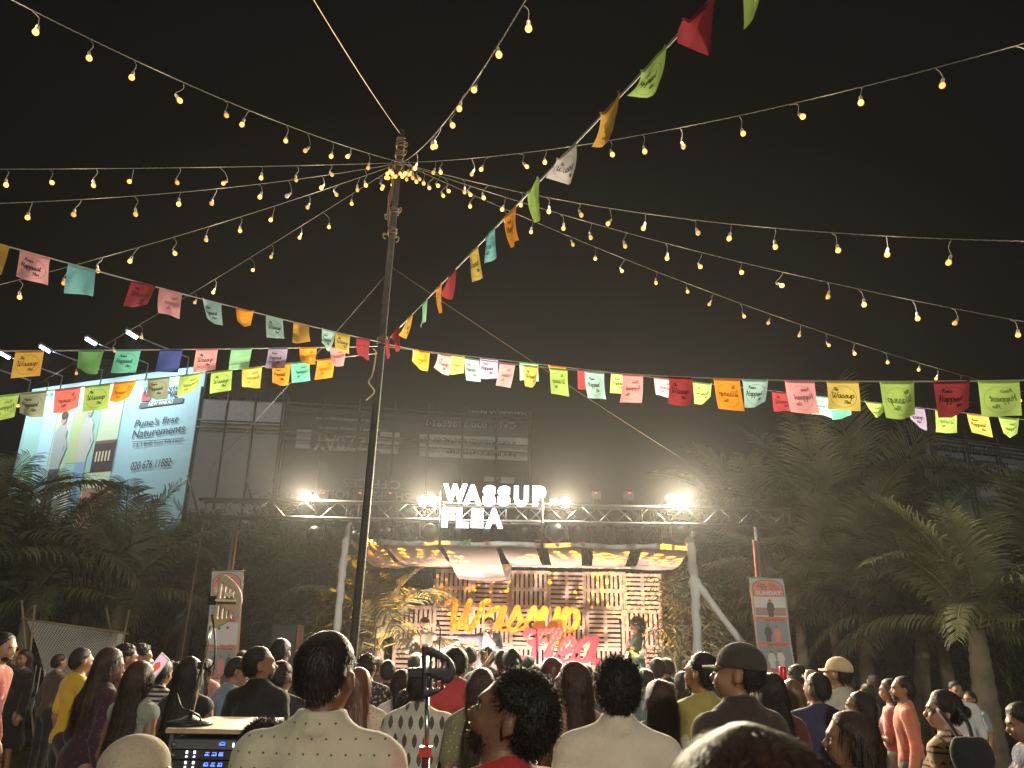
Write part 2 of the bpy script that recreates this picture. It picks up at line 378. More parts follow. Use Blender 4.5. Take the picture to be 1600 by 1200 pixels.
    Rm = (Matrix.Rotation(R_(yaw), 3, 'Z') @ Matrix.Rotation(R_(tilt), 3, 'X')); Rn = np.array(Rm)
    def hp(x, y, z): return piv + Rn @ np.array((x, y, z - 1.50))
    cran = ('e', hp(0, -.008, 1.628), (.077, .096, .092), Rn)
    head = [cran, ('e', hp(0, .035, 1.58), (.062, .062, .085), Rn), ('e', hp(0, .05, 1.528), (.038, .042, .034), Rn), ('c', hp(0, .088, 1.612), hp(0, .112, 1.578), .011, .016),
            ('e', hp(0, .093, 1.548), (.026, .012, .016), Rn)]
    head += [('e', hp(s * .035, .07, 1.572), (.024, .026, .026), Rn) for s in (-1, 1)] + [('c', hp(-.04, .082, 1.628), hp(.04, .082, 1.628), .014, .014)]
    ears = [('e', hp(s * .083, -.012, 1.588), (.010, .019, .032), Rn) for s in (-1, 1)]
    zt = 1.80 + Bd; lo = np.array((-.4, -.4, -.03)); hi = np.array((.4, .5 if seated else .42, max(zt, 1.62 + Bd + .2)))
    allp = [np.array(x) for p in armp for x in (p[1], p[2])] + [np.array(x) for p in legs for x in (p[1], p[2])]
    lo[:2] = np.minimum(np.min(allp, 0)[:2] - .14, [-.24, -.22]); hi[:2] = np.maximum(np.max(allp, 0)[:2] + .16, [.24, .24])
    hi[2] = max(hi[2], np.max(allp, 0)[2] + .22)
    B = Fld(lo, hi, h)
    for p in torso: B.add(p, .05, -.006)
    for p in neck: B.add(p, .03)
    for p in legs: B.add(p, .04, -.004)
    for p in armp: B.add(p, .025)
    for p in feet: B.add(p, .02, -.004)
    for p in hands: B.add(p, .006)
    H = Fld(piv - .22, piv + .34, min(h, .011 if h < .016 else .016))
    for p in neck: H.add(p, .03)
    for p in head: H.add(p, .02)
    # eye sockets
    for s in (-1, 1):
        sl = H.sub(hp(s * .032, .09, 1.603) - .06, hp(s * .032, .09, 1.603) + .06); q = (H.pts(sl) - hp(s * .032, .105, 1.603)) @ Rn
        d = np.linalg.norm(q / np.array((1.2, 1, .8)), axis=-1) - .019; F = H.F[sl]; k = .012; hh = np.clip(.5 - .5 * (F + d) / k, 0, 1); H.F[sl] = F * (1 - hh) - d * hh + k * hh * (1 - hh)
    for p in ears: H.add(p, .008)
    # merge head into the body field so body stays one surface
    if H.h < B.h:
        V1, Q1 = H.mesh('h')
        for p in head: B.add(p, .02, -.004)
        V0, Q0 = B.mesh('b'); V = np.concatenate([V0, V1]); Q = np.concatenate([Q0, Q1 + len(V0)])
    else:
        for p in head: B.add(p, .02)
        for p in ears: B.add(p, .008)
        V, Q = B.mesh('b')
    link('body', npmesh('body', V, Q), t, SKIN[skin])
    # clothes
    C = Fld(lo, hi, h); inf = .013
    for p in torso: C.add(p, .05, inf)
    for p in slv: C.add(p, .03, inf)
    if skirt: C.add(('c', (0, 0, .95 + Bd), (0, .0, .45), .14, .22), .04, 0)
    P = C.pts((slice(None),) * 3); C.F += wr(P, .0036, sd); C.F += (.0018 * np.exp(-((P[..., 2] - 1.345 - Bd) / .007) ** 2) if collar else 0); C.F += .006 * np.sin(P[..., 0] * 22 + np.sin(P[..., 2] * 9 + sd) * 2.2 + 11 * (P[..., 2] - 1.1) * P[..., 0]) * np.clip(1.42 + Bd - P[..., 2], 0, .35) / .35
    zc = P[..., 2]; hz = (.42 if skirt else hem + Bd)
    C.F = np.maximum(C.F, hz + .006 * np.sin(P[..., 0] * 30) - zc)
    nk = np.array(up((0, .01, 1.475 if not collar else 1.49)))
    C.F = np.maximum(C.F, .5 * (P[..., 2] - nk[2]) + .5 * (P[..., 1] - nk[1]) * (.6 if not bare else 0) - (0 if not bare else .0)) if not bare else np.maximum(C.F, zc - nk[2] + .1)
    if collar:
        sl = C.sub(nk - .15, nk + .12); q = C.pts(sl) - (nk + np.array((0, -.02, .0))); rad = np.linalg.norm(q[..., :2] * np.array((1, .92)), axis=-1)
        C.un(sl, np.maximum(np.abs(rad - .066 + q[..., 2] * .25) - max(.007, h * .55), np.abs(q[..., 2] + .005) - .032), .012)
    V, Q = C.mesh('c'); o = link('dress' if skirt else 'shirt', npmesh('shirt', V, Q), t, top)
    if not skirt:
        C = Fld(lo, hi, h)
        for p in torso[2:3]: C.add(p, .05, inf * .7)
        for p in legs: C.add(p, .05, .016)
        P = C.pts((slice(None),) * 3); C.F += wr(P, .002, sd + 9)
        C.F = np.maximum(C.F, np.maximum(.1 - P[..., 2], P[..., 2] - (1.0 + Bd)))
        V, Q = C.mesh('c'); link('trousers', npmesh('trousers', V, Q), t, bottom)
    C = Fld((lo[0], lo[1], -.03), (hi[0], hi[1], .22), max(.012, h * .8))
    for p in feet: C.add(p, .02, .006)
    C.F = np.maximum(C.F, -C.pts((slice(None),) * 3)[..., 2]); V, Q = C.mesh('c'); link('shoes', npmesh('shoes', V, Q), t, shoe or SHOE)
    # hair
    strands = int(strands * (2.2 if 3.5 < at[1] < 9 else 1)); hmat = hm or HAIRM; hh_ = min(h, .012) if strands else min(h, .018)
    G = Fld(piv + np.array((-.28, -.34, -.62 if hair in ('long', 'pony') else -.14)), piv + np.array((.28, .28, .36)), hh_)
    vol = {'short': 0, 'fade': -.004, 'curly': .003, 'afro': .035, 'long': .004, 'bun': .006, 'pony': .006, 'bald': -.02}[hair]
    G.add(('e', hp(0, -.016, 1.638), (.088 + vol, .102 + vol, .094 + vol * .9), Rn), .02)
    if hair != 'bald': G.add(('e', hp(0, -.055 - vol * .3, 1.592), (.076 + vol * .9, .062 + vol * .6, .072 + vol), Rn), .03)
    P = G.pts((slice(None),) * 3); q = (P - piv) @ Rn
    keep = .80 * (q[..., 1] - (.028 + vol * .2)) - .6 * (q[..., 2] - .118)
    if hair not in ('long',): keep2 = -.75 * (q[..., 2] - (.035 - vol)) + .5 * (q[..., 1] + .03); keep = np.maximum(keep, keep2)
    if hair in ('short', 'fade', 'curly'):
        earz = np.maximum(np.abs(q[..., 1] - .0) - .022, q[..., 2] - .118) * -1; keep = np.maximum(keep, np.where(np.abs(q[..., 0]) > .06, np.minimum(earz, .03), -.1))
    G.F = np.maximum(G.F + (.013 if hair != 'long' else .008) * np.clip(1 + keep / .03, 0, 1), keep * .8)
    if hair == 'long':
        L_ = hairlen
        for s in (-1, 0, 1):
            G.add(('c', hp(s * .045, -.045, 1.60), np.array(up((s * .06, -.115 + abs(s) * .02, 1.42 - L_ * .35))), .05, .048), .04)
            G.add(('c', np.array(up((s * .06, -.115 + abs(s) * .02, 1.42 - L_ * .35))), np.array(up((s * .045, -.13, 1.42 - L_))), .046, .016), .04)
        P2 = (P - piv); G.F += .004 * np.sin(P2[..., 0] * 140 + 6 * np.sin(P2[..., 2] * 9)) * (P2[..., 2] < .08)
    if hair == 'bun': G.add(('e', hp(0, -.125, 1.60), (.045, .04, .045), Rn), .015)
    if hair == 'pony':
        G.add(('c', hp(0, -.105, 1.63), hp(0, -.15, 1.57), .028, .036), .02); G.add(('c', hp(0, -.15, 1.57), np.array(up((0, -.15, 1.25))), .036, .014), .02)
    amp = {'curly': .0055, 'afro': .010}.get(hair, .0025)
    if amp > .004:
        r2 = np.random.default_rng(sd); f = 0
        for i in range(4): f = f + np.prod([np.sin(P[..., j] * r2.uniform(90, 150) + r2.uniform(0, 6)) for j in range(3)], axis=0)
        G.F += f * amp
    else: G.F += wr(P, amp, sd + 3)
    if beard: # lower face
        G.add(('e', hp(0, .053, 1.537), (.05, .052, .045), Rn), .0)
        qq = q; sl = slice(None); bk = np.maximum(qq[..., 2] - .06, -(qq[..., 1] - .01)); inner = (np.linalg.norm((qq - np.array((0, .11, .052))) / np.array((.026, .03, .012)), axis=-1) - 1) * .02
        m_ = (qq[..., 1] > .0) & (qq[..., 2] < .075); G.F = np.where(m_, np.maximum(G.F, np.maximum(bk, -inner)), G.F)
    V, Q = G.mesh('g')
    if strands and hair != 'bald':
        # loose strands standing off the mass
        me0 = npmesh('tmp', V, Q); nrm = np.empty(len(V) * 3, np.float32); me0.vertices.foreach_get('normal', nrm); nrm = nrm.reshape(-1, 3); bpy.data.meshes.remove(me0)
        r2 = np.random.default_rng(sd + 1); ix = r2.integers(0, len(V), strands); p0 = V[ix]; n0 = nrm[ix]
        L0 = {'curly': .012, 'afro': .03, 'long': .06, 'pony': .04}.get(hair, .010) * slen * r2.uniform(.5, 1.3, (strands, 1)); dn = np.array((0, 0, -1.))
        wgt = {'curly': .3, 'afro': .1, 'long': 2.6, 'pony': 2.2}.get(hair, 1.0)
        d1 = n0 * .8 + dn * wgt + r2.normal(0, .45 if hair in ('curly', 'afro') else .15, (strands, 3)); d1 /= np.linalg.norm(d1, axis=1)[:, None]
        d2 = d1 + dn * .5 + r2.normal(0, .7 if hair in ('curly', 'afro') else .15, (strands, 3)); d2 /= np.linalg.norm(d2, axis=1)[:, None]
        sdv = np.cross(d1, n0 + 1e-3); sdv /= np.linalg.norm(sdv, axis=1)[:, None] + 1e-9; wd = .0007 if at[1] < 3.5 else .0011
        a0 = p0 - n0 * .004; a1 = a0 + d1 * L0; a2 = a1 + d2 * L0 * .8
        SV = np.stack([a0 - sdv * wd, a0 + sdv * wd, a1 - sdv * wd, a1 + sdv * wd, a2 - sdv * wd * .4, a2 + sdv * wd * .4], 1).reshape(-1, 3); b = np.arange(strands)[:, None] * 6 + len(V)
        SQ = np.concatenate([b + np.array([[0, 1, 3, 2]]), b + np.array([[2, 3, 5, 4]])]); V = np.concatenate([V, SV]); Q = np.concatenate([Q, SQ])
    link('hair', npmesh('hair', V, Q), t, hmat)
    # eyes and brows
    for s in (-1, 1):
        b = MB(); c = hp(s * .032, .079, 1.603); prof = [(.0001, -.0115), (.0075, -.0088), (.0115, 0), (.0075, .0088), (.0001, .0115)]
        b.lathe(prof, Vector(c), 8); e = b.build('eye', EYEM, t)
        b = MB(); b.lathe([(.0001, .0), (.006, .0005), (.0001, .002)], Vector(hp(s * .033, .0895, 1.603)), 8, frame(Vector(Rn @ np.array((0, 1, 0))))); b.build('iris', IRISM, e)
        b = MB(); b.tube([hp(s * .014, .097, 1.622), hp(s * .034, .096, 1.628), hp(s * .053, .083, 1.62)], [.003, .0045, .002], 5); b.build('eyebrow', hmat, t)
    b = MB(); b.tube([hp(-.022, .100, 1.549), hp(0, .1075, 1.551), hp(.022, .100, 1.549)], [.002, .006, .002], 6); b.build('lips', LIPM, t)
    if cap:
        cmat = cap[0]; sideflag = cap[1] if len(cap) > 1 else 0
        K = Fld(piv + np.array((-.2, -.22, 0)), piv + np.array((.2, .26, .34)), .011)
        K.add(('e', hp(0, -.014, 1.645), (.095, .110, .094), Rn), .0)
        P = K.pts((slice(None),) * 3); q = (P - piv) @ Rn; K.F = np.maximum(K.F, (.128 + .12 * (q[..., 1]) * .0) - q[..., 2])
        V, Q = K.mesh('k'); cp = empty('cap', (0, 0, 0)); cp.parent = t
        if sideflag != 'crown_only':
            pass
        link('crown_panel', npmesh('cap', V, Q), cp, cmat)
        b = MB(); g = []
        for i in range(9):
            a = -1.05 + 2.1 * i / 8; g.append((math.sin(a) * .078, math.cos(a)))
        V2 = []; F2 = []
        for j in range(4):
            f = j / 3
            for (gx, gy) in g:
                V2.append(hp(gx * (1 + .05 * f), .075 * gy + .01 + f * .075 * (.35 + .65 * gy), 1.634 - f * .012 - abs(gx) * .12))
        n = 9
        for j in range(3):
            for i in range(8): F2.append((j * n + i, j * n + i + 1, (j + 1) * n + i + 1, (j + 1) * n + i))
        V3 = [Vector(v) - Vector(Rn @ np.array((0, 0, .006))) for v in V2]; m = len(V2)
        F2 += [tuple(m + i for i in reversed(f)) for f in F2]
        F2 += [(3 * n + i, 3 * n + i + 1, m + 3 * n + i + 1, m + 3 * n + i) for i in range(8)]
        b.poly(V2 + V3, F2, True); b.build('brim', cmat, cp)
    t['_'] = 0; del t['_']
    t2 = dict(hp=hp, up=up, sc=sc)
    return t, t2
# ---------------------------------------------------------------- ground, air
def ground():
    n = 90; b = MB(); xs = [(-1 + 2 * i / n) for i in range(n + 1)]
    def warp(t): return 140 * t * abs(t) ** 1.2
    V = []
    for j in range(n + 1):
        for i in range(n + 1):
            x, y = warp(xs[i]), 10 + warp(xs[j]); z = .02 * math.sin(x * 1.3 + y) * math.cos(y * .9) - .02
            V.append((x, y, z))
    b.poly(V, [(j * (n + 1) + i, j * (n + 1) + i + 1, (j + 1) * (n + 1) + i + 1, (j + 1) * (n + 1) + i) for j in range(n) for i in range(n)], True)
    m = mat('grass_ground', (.085, .075, .025), .95, vscale=1.2, col2=(.05, .052, .02), bump=.8, bscale=30, coord='Object')
    tag(b.build('ground', m), kind='structure')
    N = 9000; r = rng
    xs = np.concatenate([r.uniform(-9, -3, N), r.uniform(3.2, 7.5, N // 2)]); ys = np.concatenate([r.uniform(4.5, 14, N), r.uniform(4.5, 10, N // 2)]); M = len(xs)
    a = r.uniform(0, 6.28, M); hgt = r.uniform(.025, .08, M); w = .004
    dx = np.cos(a) * w; dy = np.sin(a) * w; lx = r.normal(0, .02, M); ly = r.normal(0, .02, M)
    V = np.stack([np.stack([xs - dx, ys - dy, -.02 + 0 * xs], 1), np.stack([xs + dx, ys + dy, -.02 + 0 * xs], 1), np.stack([xs + lx, ys + ly, hgt], 1)], 1).reshape(-1, 3)
    me = npmesh('grass', V, np.arange(M * 3).reshape(-1, 3), False)
    tag(link('grass', me, None, mat('grass_blade', (.09, .09, .03), .8, trans=.3)), 'short worn lawn grass between the standing people', 'grass', kind='stuff')
ground()
HAZE = .0008
hb = MB(); hb.box((0, 24, 10.5), (110, 84, 24.6)); hz = hb.mesh('haze')
hm_ = bpy.data.materials.new('haze_air'); hm_.use_nodes = True; nt = hm_.node_tree; nt.nodes.clear()
pv = nt.nodes.new('ShaderNodeVolumePrincipled'); pv.inputs['Color'].default_value = (.95, .95, .95, 1); pv.inputs['Density'].default_value = HAZE; pv.inputs['Anisotropy'].default_value = .35
mo = nt.nodes.new('ShaderNodeOutputMaterial'); nt.links.new(pv.outputs[0], mo.inputs['Volume'])
tag(link('haze', hz, None, hm_), kind='stuff')

for i, (rx_, ry_, rz_, dn_) in enumerate(((4.6, 2.4, 2.2, .0022), (7.5, 4.2, 3.9, .0012), (11.5, 6.8, 5.8, .0007))):  # nested smoke shells added to put a soft glow around the truss lamps
    b = MB(); n_ = 24; b.lathe([(max(.001, math.sin(math.pi * k / n_)), -math.cos(math.pi * k / n_)) for k in range(n_ + 1)], (0, 0, 0), 40)
    V_ = [(v[0] * rx_, v[1] * ry_ + 13.2, max(.3 + .1 * i, v[2] * rz_ + 4.3)) for v in b.v]; b.v = V_
    sm = bpy.data.materials.new('glow_smoke'); sm.use_nodes = True; t_ = sm.node_tree; t_.nodes.clear(); p_ = t_.nodes.new('ShaderNodeVolumePrincipled'); p_.inputs['Color'].default_value = (.95, .95, .95, 1); p_.inputs['Density'].default_value = dn_; p_.inputs['Anisotropy'].default_value = .3
    o_ = t_.nodes.new('ShaderNodeOutputMaterial'); t_.links.new(p_.outputs[0], o_.inputs['Volume']); tag(link('smoke', b.mesh('smoke'), None, sm), 'thin smoke added around the lit truss for lamp glow', 'smoke', kind='stuff')

# ---------------------------------------------------------------- lights helper
def spot(name, loc, target, watts, size=60, blend=.4, col=(1, .90, .74), rad=.08, parent=None):
    l = bpy.data.lights.new(name, 'SPOT'); l.energy = watts; l.spot_size = R_(size); l.spot_blend = blend; l.color = col; l.shadow_soft_size = rad
    o = bpy.data.objects.new(name, l); COL.objects.link(o); o.location = loc
    d = Vector(target) - Vector(loc); o.rotation_euler = d.to_track_quat('-Z', 'Y').to_euler()
    if parent: o.parent = parent
    return o
def pointl(name, loc, watts, col=(1, .84, .64), rad=.05, parent=None):
    l = bpy.data.lights.new(name, 'POINT'); l.energy = watts; l.color = col; l.shadow_soft_size = rad
    o = bpy.data.objects.new(name, l); COL.objects.link(o); o.location = loc
    if parent: o.parent = parent
    return o
def gobo(o, rings=4, npet=9, col=(1, .62, .08), lo=.0):
    l = o.data; l.use_nodes = True; nt = l.node_tree; N, L = nt.nodes, nt.links
    em = N.get('Emission'); tc = N.new('ShaderNodeTexCoord'); sp = N.new('ShaderNodeSeparateXYZ'); L.new(tc.outputs['Normal'], sp.inputs[0])
    def mth(op, a, b=None):
        k = N.new('ShaderNodeMath'); k.operation = op
        for i, x in enumerate((a, b)):
            if x is None: continue
            if isinstance(x, (int, float)): k.inputs[i].default_value = x
            else: L.new(x, k.inputs[i])
        return k.outputs[0]
    x = mth('DIVIDE', sp.outputs[0], sp.outputs[2]); y = mth('DIVIDE', sp.outputs[1], sp.outputs[2])
    r = mth('MULTIPLY', mth('SQRT', mth('ADD', mth('MULTIPLY', x, x), mth('MULTIPLY', y, y))), rings / math.tan(l.spot_size / 2))
    ring = mth('FLOOR', r); fr = mth('SUBTRACT', mth('SUBTRACT', r, ring), .5)
    th = mth('MULTIPLY', mth('ARCTAN2', y, x), 1 / (2 * math.pi)); cnt = mth('ADD', mth('MULTIPLY', ring, 5.), npet - 4)
    fa = mth('SUBTRACT', mth('FRACT', mth('ADD', mth('MULTIPLY', th, cnt), mth('MULTIPLY', ring, .37))), .5)
    d = mth('SQRT', mth('ADD', mth('MULTIPLY', mth('MULTIPLY', fa, fa), 2.2), mth('MULTIPLY', fr, fr)))
    k = mth('MULTIPLY', mth('LESS_THAN', d, .36), mth('GREATER_THAN', ring, .5))
    L.new(mth('ADD', k, lo), em.inputs['Strength']); em.inputs['Color'].default_value = (*col, 1)

# ---------------------------------------------------------------- main pole and the strings
POLE_Y = 8.0
ptop = pix(628, 203, POLE_Y); pbase_dir = pix(572, 800, POLE_Y); k = ptop.z / (ptop.z - pbase_dir.z); pbase = ptop + (pbase_dir - ptop) * k; pbase.z = 0
M_pole = mat('pole_iron', (.04, .038, .036), .7, var=.4, vscale=14, bump=.4, bscale=25); M_rope = mat('rope_pale', (.5, .43, .3), .8); M_jute = mat('jute_rope', (.16, .11, .06), .9)
M_cord = mat('cord_white', (.55, .53, .48), .6); M_wire = mat('bulb_wire', (.13, .12, .10), .8)
pole = empty('festoon_pole', pbase, 'tall dark iron pole that all the light strings and buntings are tied to', 'pole')
def rel(parent, p): return Vector(p) - parent.location
def onpole(z): return pbase + (ptop - pbase) * (z / ptop.z)
b = MB(); b.tube([rel(pole, onpole(z)) for z in (0, 2, 4, 6, ptop.z)], [.046, .044, .042, .038, .034], 12); b.build('shaft', M_pole, pole)
hub = on_plane(628, 258, Vector((0, POLE_Y, 0)), Vector((0, 1, 0))); bhub = on_plane(600, 536, Vector((0, POLE_Y, 0)), Vector((0, 1, 0)))
def ropewrap(z0, z1, turns, m, r=.011):
    b = MB(); pts = []
    for i in range(turns * 8 + 1):
        a = i / 8 * 2 * math.pi; z = z0 + (z1 - z0) * i / (turns * 8); p = onpole(z) + Vector((math.cos(a) * .05, math.sin(a) * .05, .012 * math.sin(a * 2.3)))
        pts.append(rel(pole, p))
    b.tube(pts, r, 5); return b.build('rope_lashing', m, pole)
zt = lambda py: on_plane(620, py, Vector((0, POLE_Y, 0)), Vector((0, 1, 0))).z
for (a, c, tn) in ((232, 217, 4), (246, 238, 3), (335, 327, 3), (368, 358, 3), (540, 528, 5), (262, 252, 4)): ropewrap(zt(a), zt(c), tn, M_jute)
for (py, sx) in ((240, 1), (330, 1), (340, -1), (375, 1), (370, -1), (228, 1)):
    z = zt(py); p = onpole(z); pts = [p + Vector((sx * .05, -.05, 0)), p + Vector((sx * .09, -.06, .01)), p + Vector((sx * .085, -.06, -.04)), p + Vector((sx * .06, -.06, -.06))]
    b = MB(); b.tube([rel(pole, q) for q in spline(pts, 4)], .009, 5); b.build('rope_tail', M_jute, pole)
for i, (o, zz) in enumerate(((.06, 0), (.075, 0), (.05, 1))):
    pts = [onpole(zt(262 + 12 * j)) + Vector((-.05 - .02 * math.sin(j * 1.3 + i), -.05 - .012 * i, 0)) for j in range(9)]
    b = MB(); b.tube([rel(pole, q) for q in spline(pts, 3)], .008, 5); b.build('wire_bundle', M_jute, pole)
pts = [bhub + Vector((-.1, -.08, -.1))] + [on_plane(x, y, Vector((0, POLE_Y - .1, 0)), Vector((0, 1, 0))) for x, y in ((587, 552), (582, 585), (576, 597), (585, 612), (572, 625))]
b = MB(); b.tube([rel(pole, q) for q in spline(pts, 4)], .009, 5); b.build('rope_tail', M_rope, pole)

def curve_fit(A, B, mx, my):
    """hanging line from A to B whose sag makes it pass the sight line (mx, my)"""
    def at(t, s): return A.lerp(B, t) - Vector((0, 0, 4 * s * t * (1 - t)))
    lo, hi = -2.0, 4.0
    def yerr(s):
        best = min((abs(proj(at(t / 120, s))[0] - mx), t) for t in range(3, 118)) if abs(proj(A)[0] - proj(B)[0]) > abs(proj(A)[1] - proj(B)[1]) * .6 else None
        if best is None:
            best = min((abs(proj(at(t / 120, s))[1] - my), t) for t in range(3, 118)); return None
        return proj(at(best[1] / 120, s))[1] - my
    if yerr(0) is None: return lambda t: at(t, .12)
    for _ in range(22):
        m = (lo + hi) / 2
        if yerr(m) < 0: lo = m
        else: hi = m
    s = max(0.0, lo); return lambda t: at(t, s)
def find_t(f, v, axis):
    lo, hi = 0.0, 1.0; sgn = 1 if proj(f(.98))[axis] > proj(f(.02))[axis] else -1
    for _ in range(26):
        m = (lo + hi) / 2
        if (proj(f(m))[axis] - v) * sgn < 0: lo = m
        else: hi = m
    return lo
# bulb meshes shared
bb = MB(); bb.lathe([(.0001, -.050), (.012, -.047), (.021, -.037), (.0235, -.025), (.020, -.011), (.012, -.002), (.010, .002)], n=10); GLASS_ME = bb.mesh('bulb_glass')
bb = MB(); bb.lathe([(.0105, -.004), (.013, -.004), (.0135, .022), (.010, .034), (.004, .04), (.0001, .04)], n=10); SOCK_ME = bb.mesh('socket')
M_glow = emit('bulb_glow', (1, .66, .20), 2.6, False); M_off = mat('bulb_glass_off', (.75, .73, .65), .15); M_sock = mat('socket_white', (.30, .28, .24), .6)
# amber rim painted into the glow colour, standing in for the bulb's halo
nt = M_glow.node_tree; lw = nt.nodes.new('ShaderNodeLayerWeight'); lw.inputs[0].default_value = .45; cr = nt.nodes.new('ShaderNodeValToRGB')
cr.color_ramp.elements[0].color = (1, .56, .11, 1); cr.color_ramp.elements[1].color = (.45, .13, .003, 1); cr.color_ramp.elements[0].position = .12; cr.color_ramp.elements[1].position = .85
nt.links.new(lw.outputs['Facing'], cr.inputs[0]); nt.links.new(cr.outputs[0], nt.nodes['Principled BSDF'].inputs['Emission Color'])
GLOWS = []
for q_, s_ in enumerate((1.1, 1.9, 2.6, 3.6)):
    m_ = M_glow.copy(); m_.name = 'bulb_glow'; m_.node_tree.nodes['Principled BSDF'].inputs['Emission Strength'].default_value = s_
    try: m_.cycles.emission_sampling = 'NONE'
    except Exception: pass
    g_ = GLASS_ME.copy(); g_.materials.append(m_); GLOWS.append(g_)
SOCK_ME.materials.append(M_sock); GLASS_ME.materials.append(M_glow); OFF_ME = GLASS_ME.copy(); OFF_ME.materials.clear(); OFF_ME.materials.append(M_off)
STRING_W = 4.5
def bulb_string(label, end, mid, bulbs, axis=0, more=(), lamps=2, off=None, W=None):
    A = hub + Vector((0, -.05, 0)); B = pix(*end); f = curve_fit(A, B, *mid)
    t = empty('light_string', A, label, 'string lights', 'festoon light strings fanned out from the pole')
    pts = [f(i / 40) for i in range(41)]
    b = MB(); b.tube([rel(t, p) for p in pts], .0036, 6)
    P2 = [rel(t, f(i / 400)) + Vector((.0055 * math.cos(i * 1.4), .0, .0055 * math.sin(i * 1.4))) for i in range(401)]; b.tube(P2, .002, 3)
    b.build('cable', M_wire, t)
    r = random.Random(len(label)); ts = [find_t(f, v, axis) for v in bulbs] + list(more) + [.012 + .01 * r.random(), .03 + .012 * r.random()]
    for i, tt in enumerate(ts):
        p = f(tt) - Vector((0, 0, .006)); dv = Vector((r.gauss(.0, .035), r.gauss(0, .03), -.07 - r.random() * .03))
        tilt = Matrix.Rotation(r.gauss(0, .35), 4, 'Y') @ Matrix.Rotation(r.gauss(0, .3), 4, 'X')
        isoff = off is not None and i == off
        o = link('bulb', OFF_ME if isoff else r.choice((GLOWS[0], GLOWS[1], GLOWS[2], GLOWS[2], GLOWS[3], GLOWS[3])), t); loc = rel(t, p) + dv
        o.matrix_local = Matrix.Translation(loc - Vector((0, 0, .05))) @ tilt
        s = link('socket', SOCK_ME, o)
        b = MB(); tip = loc - Vector((0, 0, .05)) + tilt.to_3x3() @ Vector((0, 0, .045)); b.tube(spline([rel(t, p), rel(t, p) + Vector((dv.x * .6 + .012, dv.y, -.03)), tip], 4), .0035, 4); b.build('drop_wire', M_wire, t)
    lamps = max(2, len(ts) // 3)
    for j in range(lamps):
        tt = .08 + .9 * (j + .5) / lamps; pointl('lamp_light', rel(t, f(min(.97, tt))) - Vector((0, 0, .13)), W or STRING_W, rad=.06, parent=t)
    return f
bulb_string('light string running from pole to top left corner', (-130, -78, 3.8), (287, 129), [50, 142, 210, 287, 350, 390, 448, 481, 519, 550, 575], more=(.93,))
bulb_string('level light string running left from the pole, topmost of the four spreading left', (-230, 264, 6.0), (280, 262), [-60, 10, 77, 151, 208, 281, 344, 408, 465, 517], lamps=2)
bulb_string('gently falling light string with one dead bulb, left of the pole', (-200, 322, 5.6), (210, 306), [-30, 50, 127, 210, 282, 339, 404, 451, 503, 570], off=7)
bulb_string('light string falling left from the pole across the pink and blue flags', (-120, 474, 7.0), (270, 371), [-40, 30, 104, 160, 218, 271, 325, 376, 428, 482, 527, 562], lamps=2)
bulb_string('steepest falling light string left of the pole, ending near the lit billboard', (-70, 672, 12.0), (336, 437), [2, 30, 70, 117, 178, 217, 303, 336, 390, 425, 470, 505, 549, 590], lamps=3)
bulb_string('light string rising steeply right of the pole to the top edge', (905, -150, 3.0), (752, 112), [-60, 6, 62, 106, 146, 171, 198, 211, 238, 248], axis=1, lamps=2)
bulb_string('light string rising gently to the upper right corner', (1790, 12, 3.9), (1150, 182), [1690, 1588, 1462, 1345, 1233, 1155, 1063, 1005, 953, 853, 811, 763, 737, 690, 680], lamps=2)
bulb_string('light string nearly level across the right, uppermost of the three falling right', (1790, 378, 4.8), (1180, 354), [1700, 1595, 1486, 1385, 1300, 1212, 1142, 1078, 1008, 952, 903, 855, 813, 764, 722, 687], lamps=2)
bulb_string('middle one of three light strings falling right of the pole', (1760, 530, 6.2), (1150, 408), [1670, 1578, 1488, 1425, 1342, 1293, 1223, 1155, 1097, 1040, 978, 923, 875, 790, 735, 695], lamps=2)
bulb_string('lowest light string on the right, ending by the right end of the buntings', (1720, 640, 11.5), (1150, 470), [1650, 1592, 1503, 1465, 1424, 1378, 1334, 1290, 1251, 1203, 1156, 1115, 1064, 1026, 976, 930, 881, 833, 785, 742, 700, 650], lamps=3)
# fill lights added behind the viewer
# an unseen string of bulbs, added to light the shirt backs
def rear_fill_string():
    A = Vector((-7, -2.5, 5.6)); B = Vector((7, -3.0, 5.6)); t = empty('light_string', A, 'unseen light string added across the lawn behind the viewer as fill', 'string lights'); f = lambda u: A.lerp(B, u) - Vector((0, 0, 3.2 * u * (1 - u)))
    b = MB(); b.tube([rel(t, f(i / 30)) for i in range(31)], .0065, 6); b.build('cable', M_wire, t)
    for i in range(1, 24):
        p = rel(t, f(i / 24)) - Vector((0, 0, .12)); o = link('bulb', GLASS_ME, t); o.location = p; link('socket', SOCK_ME, o)
        if i % 4 == 1: pointl('lamp_light', p - Vector((0, 0, .1)), 16, rad=.1, parent=t)
rear_fill_string()
MASTW = 6500
mast = empty('added_floodlight_mast', (5, -24, 0), 'tall unseen floodlight mast added far behind the viewer as fill light', 'floodlight mast'); b = MB(); b.tube([(0, 0, 0), (0, 0, 10)], [.14, .09], 10); b.build('mast', M_pole, mast)  # unseen mast, added to light shirt backs and palms from behind the camera
for sx in (-.6, .6):
    b = MB(); b.box((sx, .1, 10), (.7, .2, .5)); h_ = b.build('lamp_head', M_pole, mast); b = MB(); b.box((sx, .21, 10), (.62, .02, .42)); b.build('lamp_face', emit('added_mast_face', (1, .93, .8), 30, False), mast)
    spot('lamp_light', (sx, .4, 10), (sx - 5, 40, -3), MASTW, 110, .6, (1, .92, .78), .5, mast)

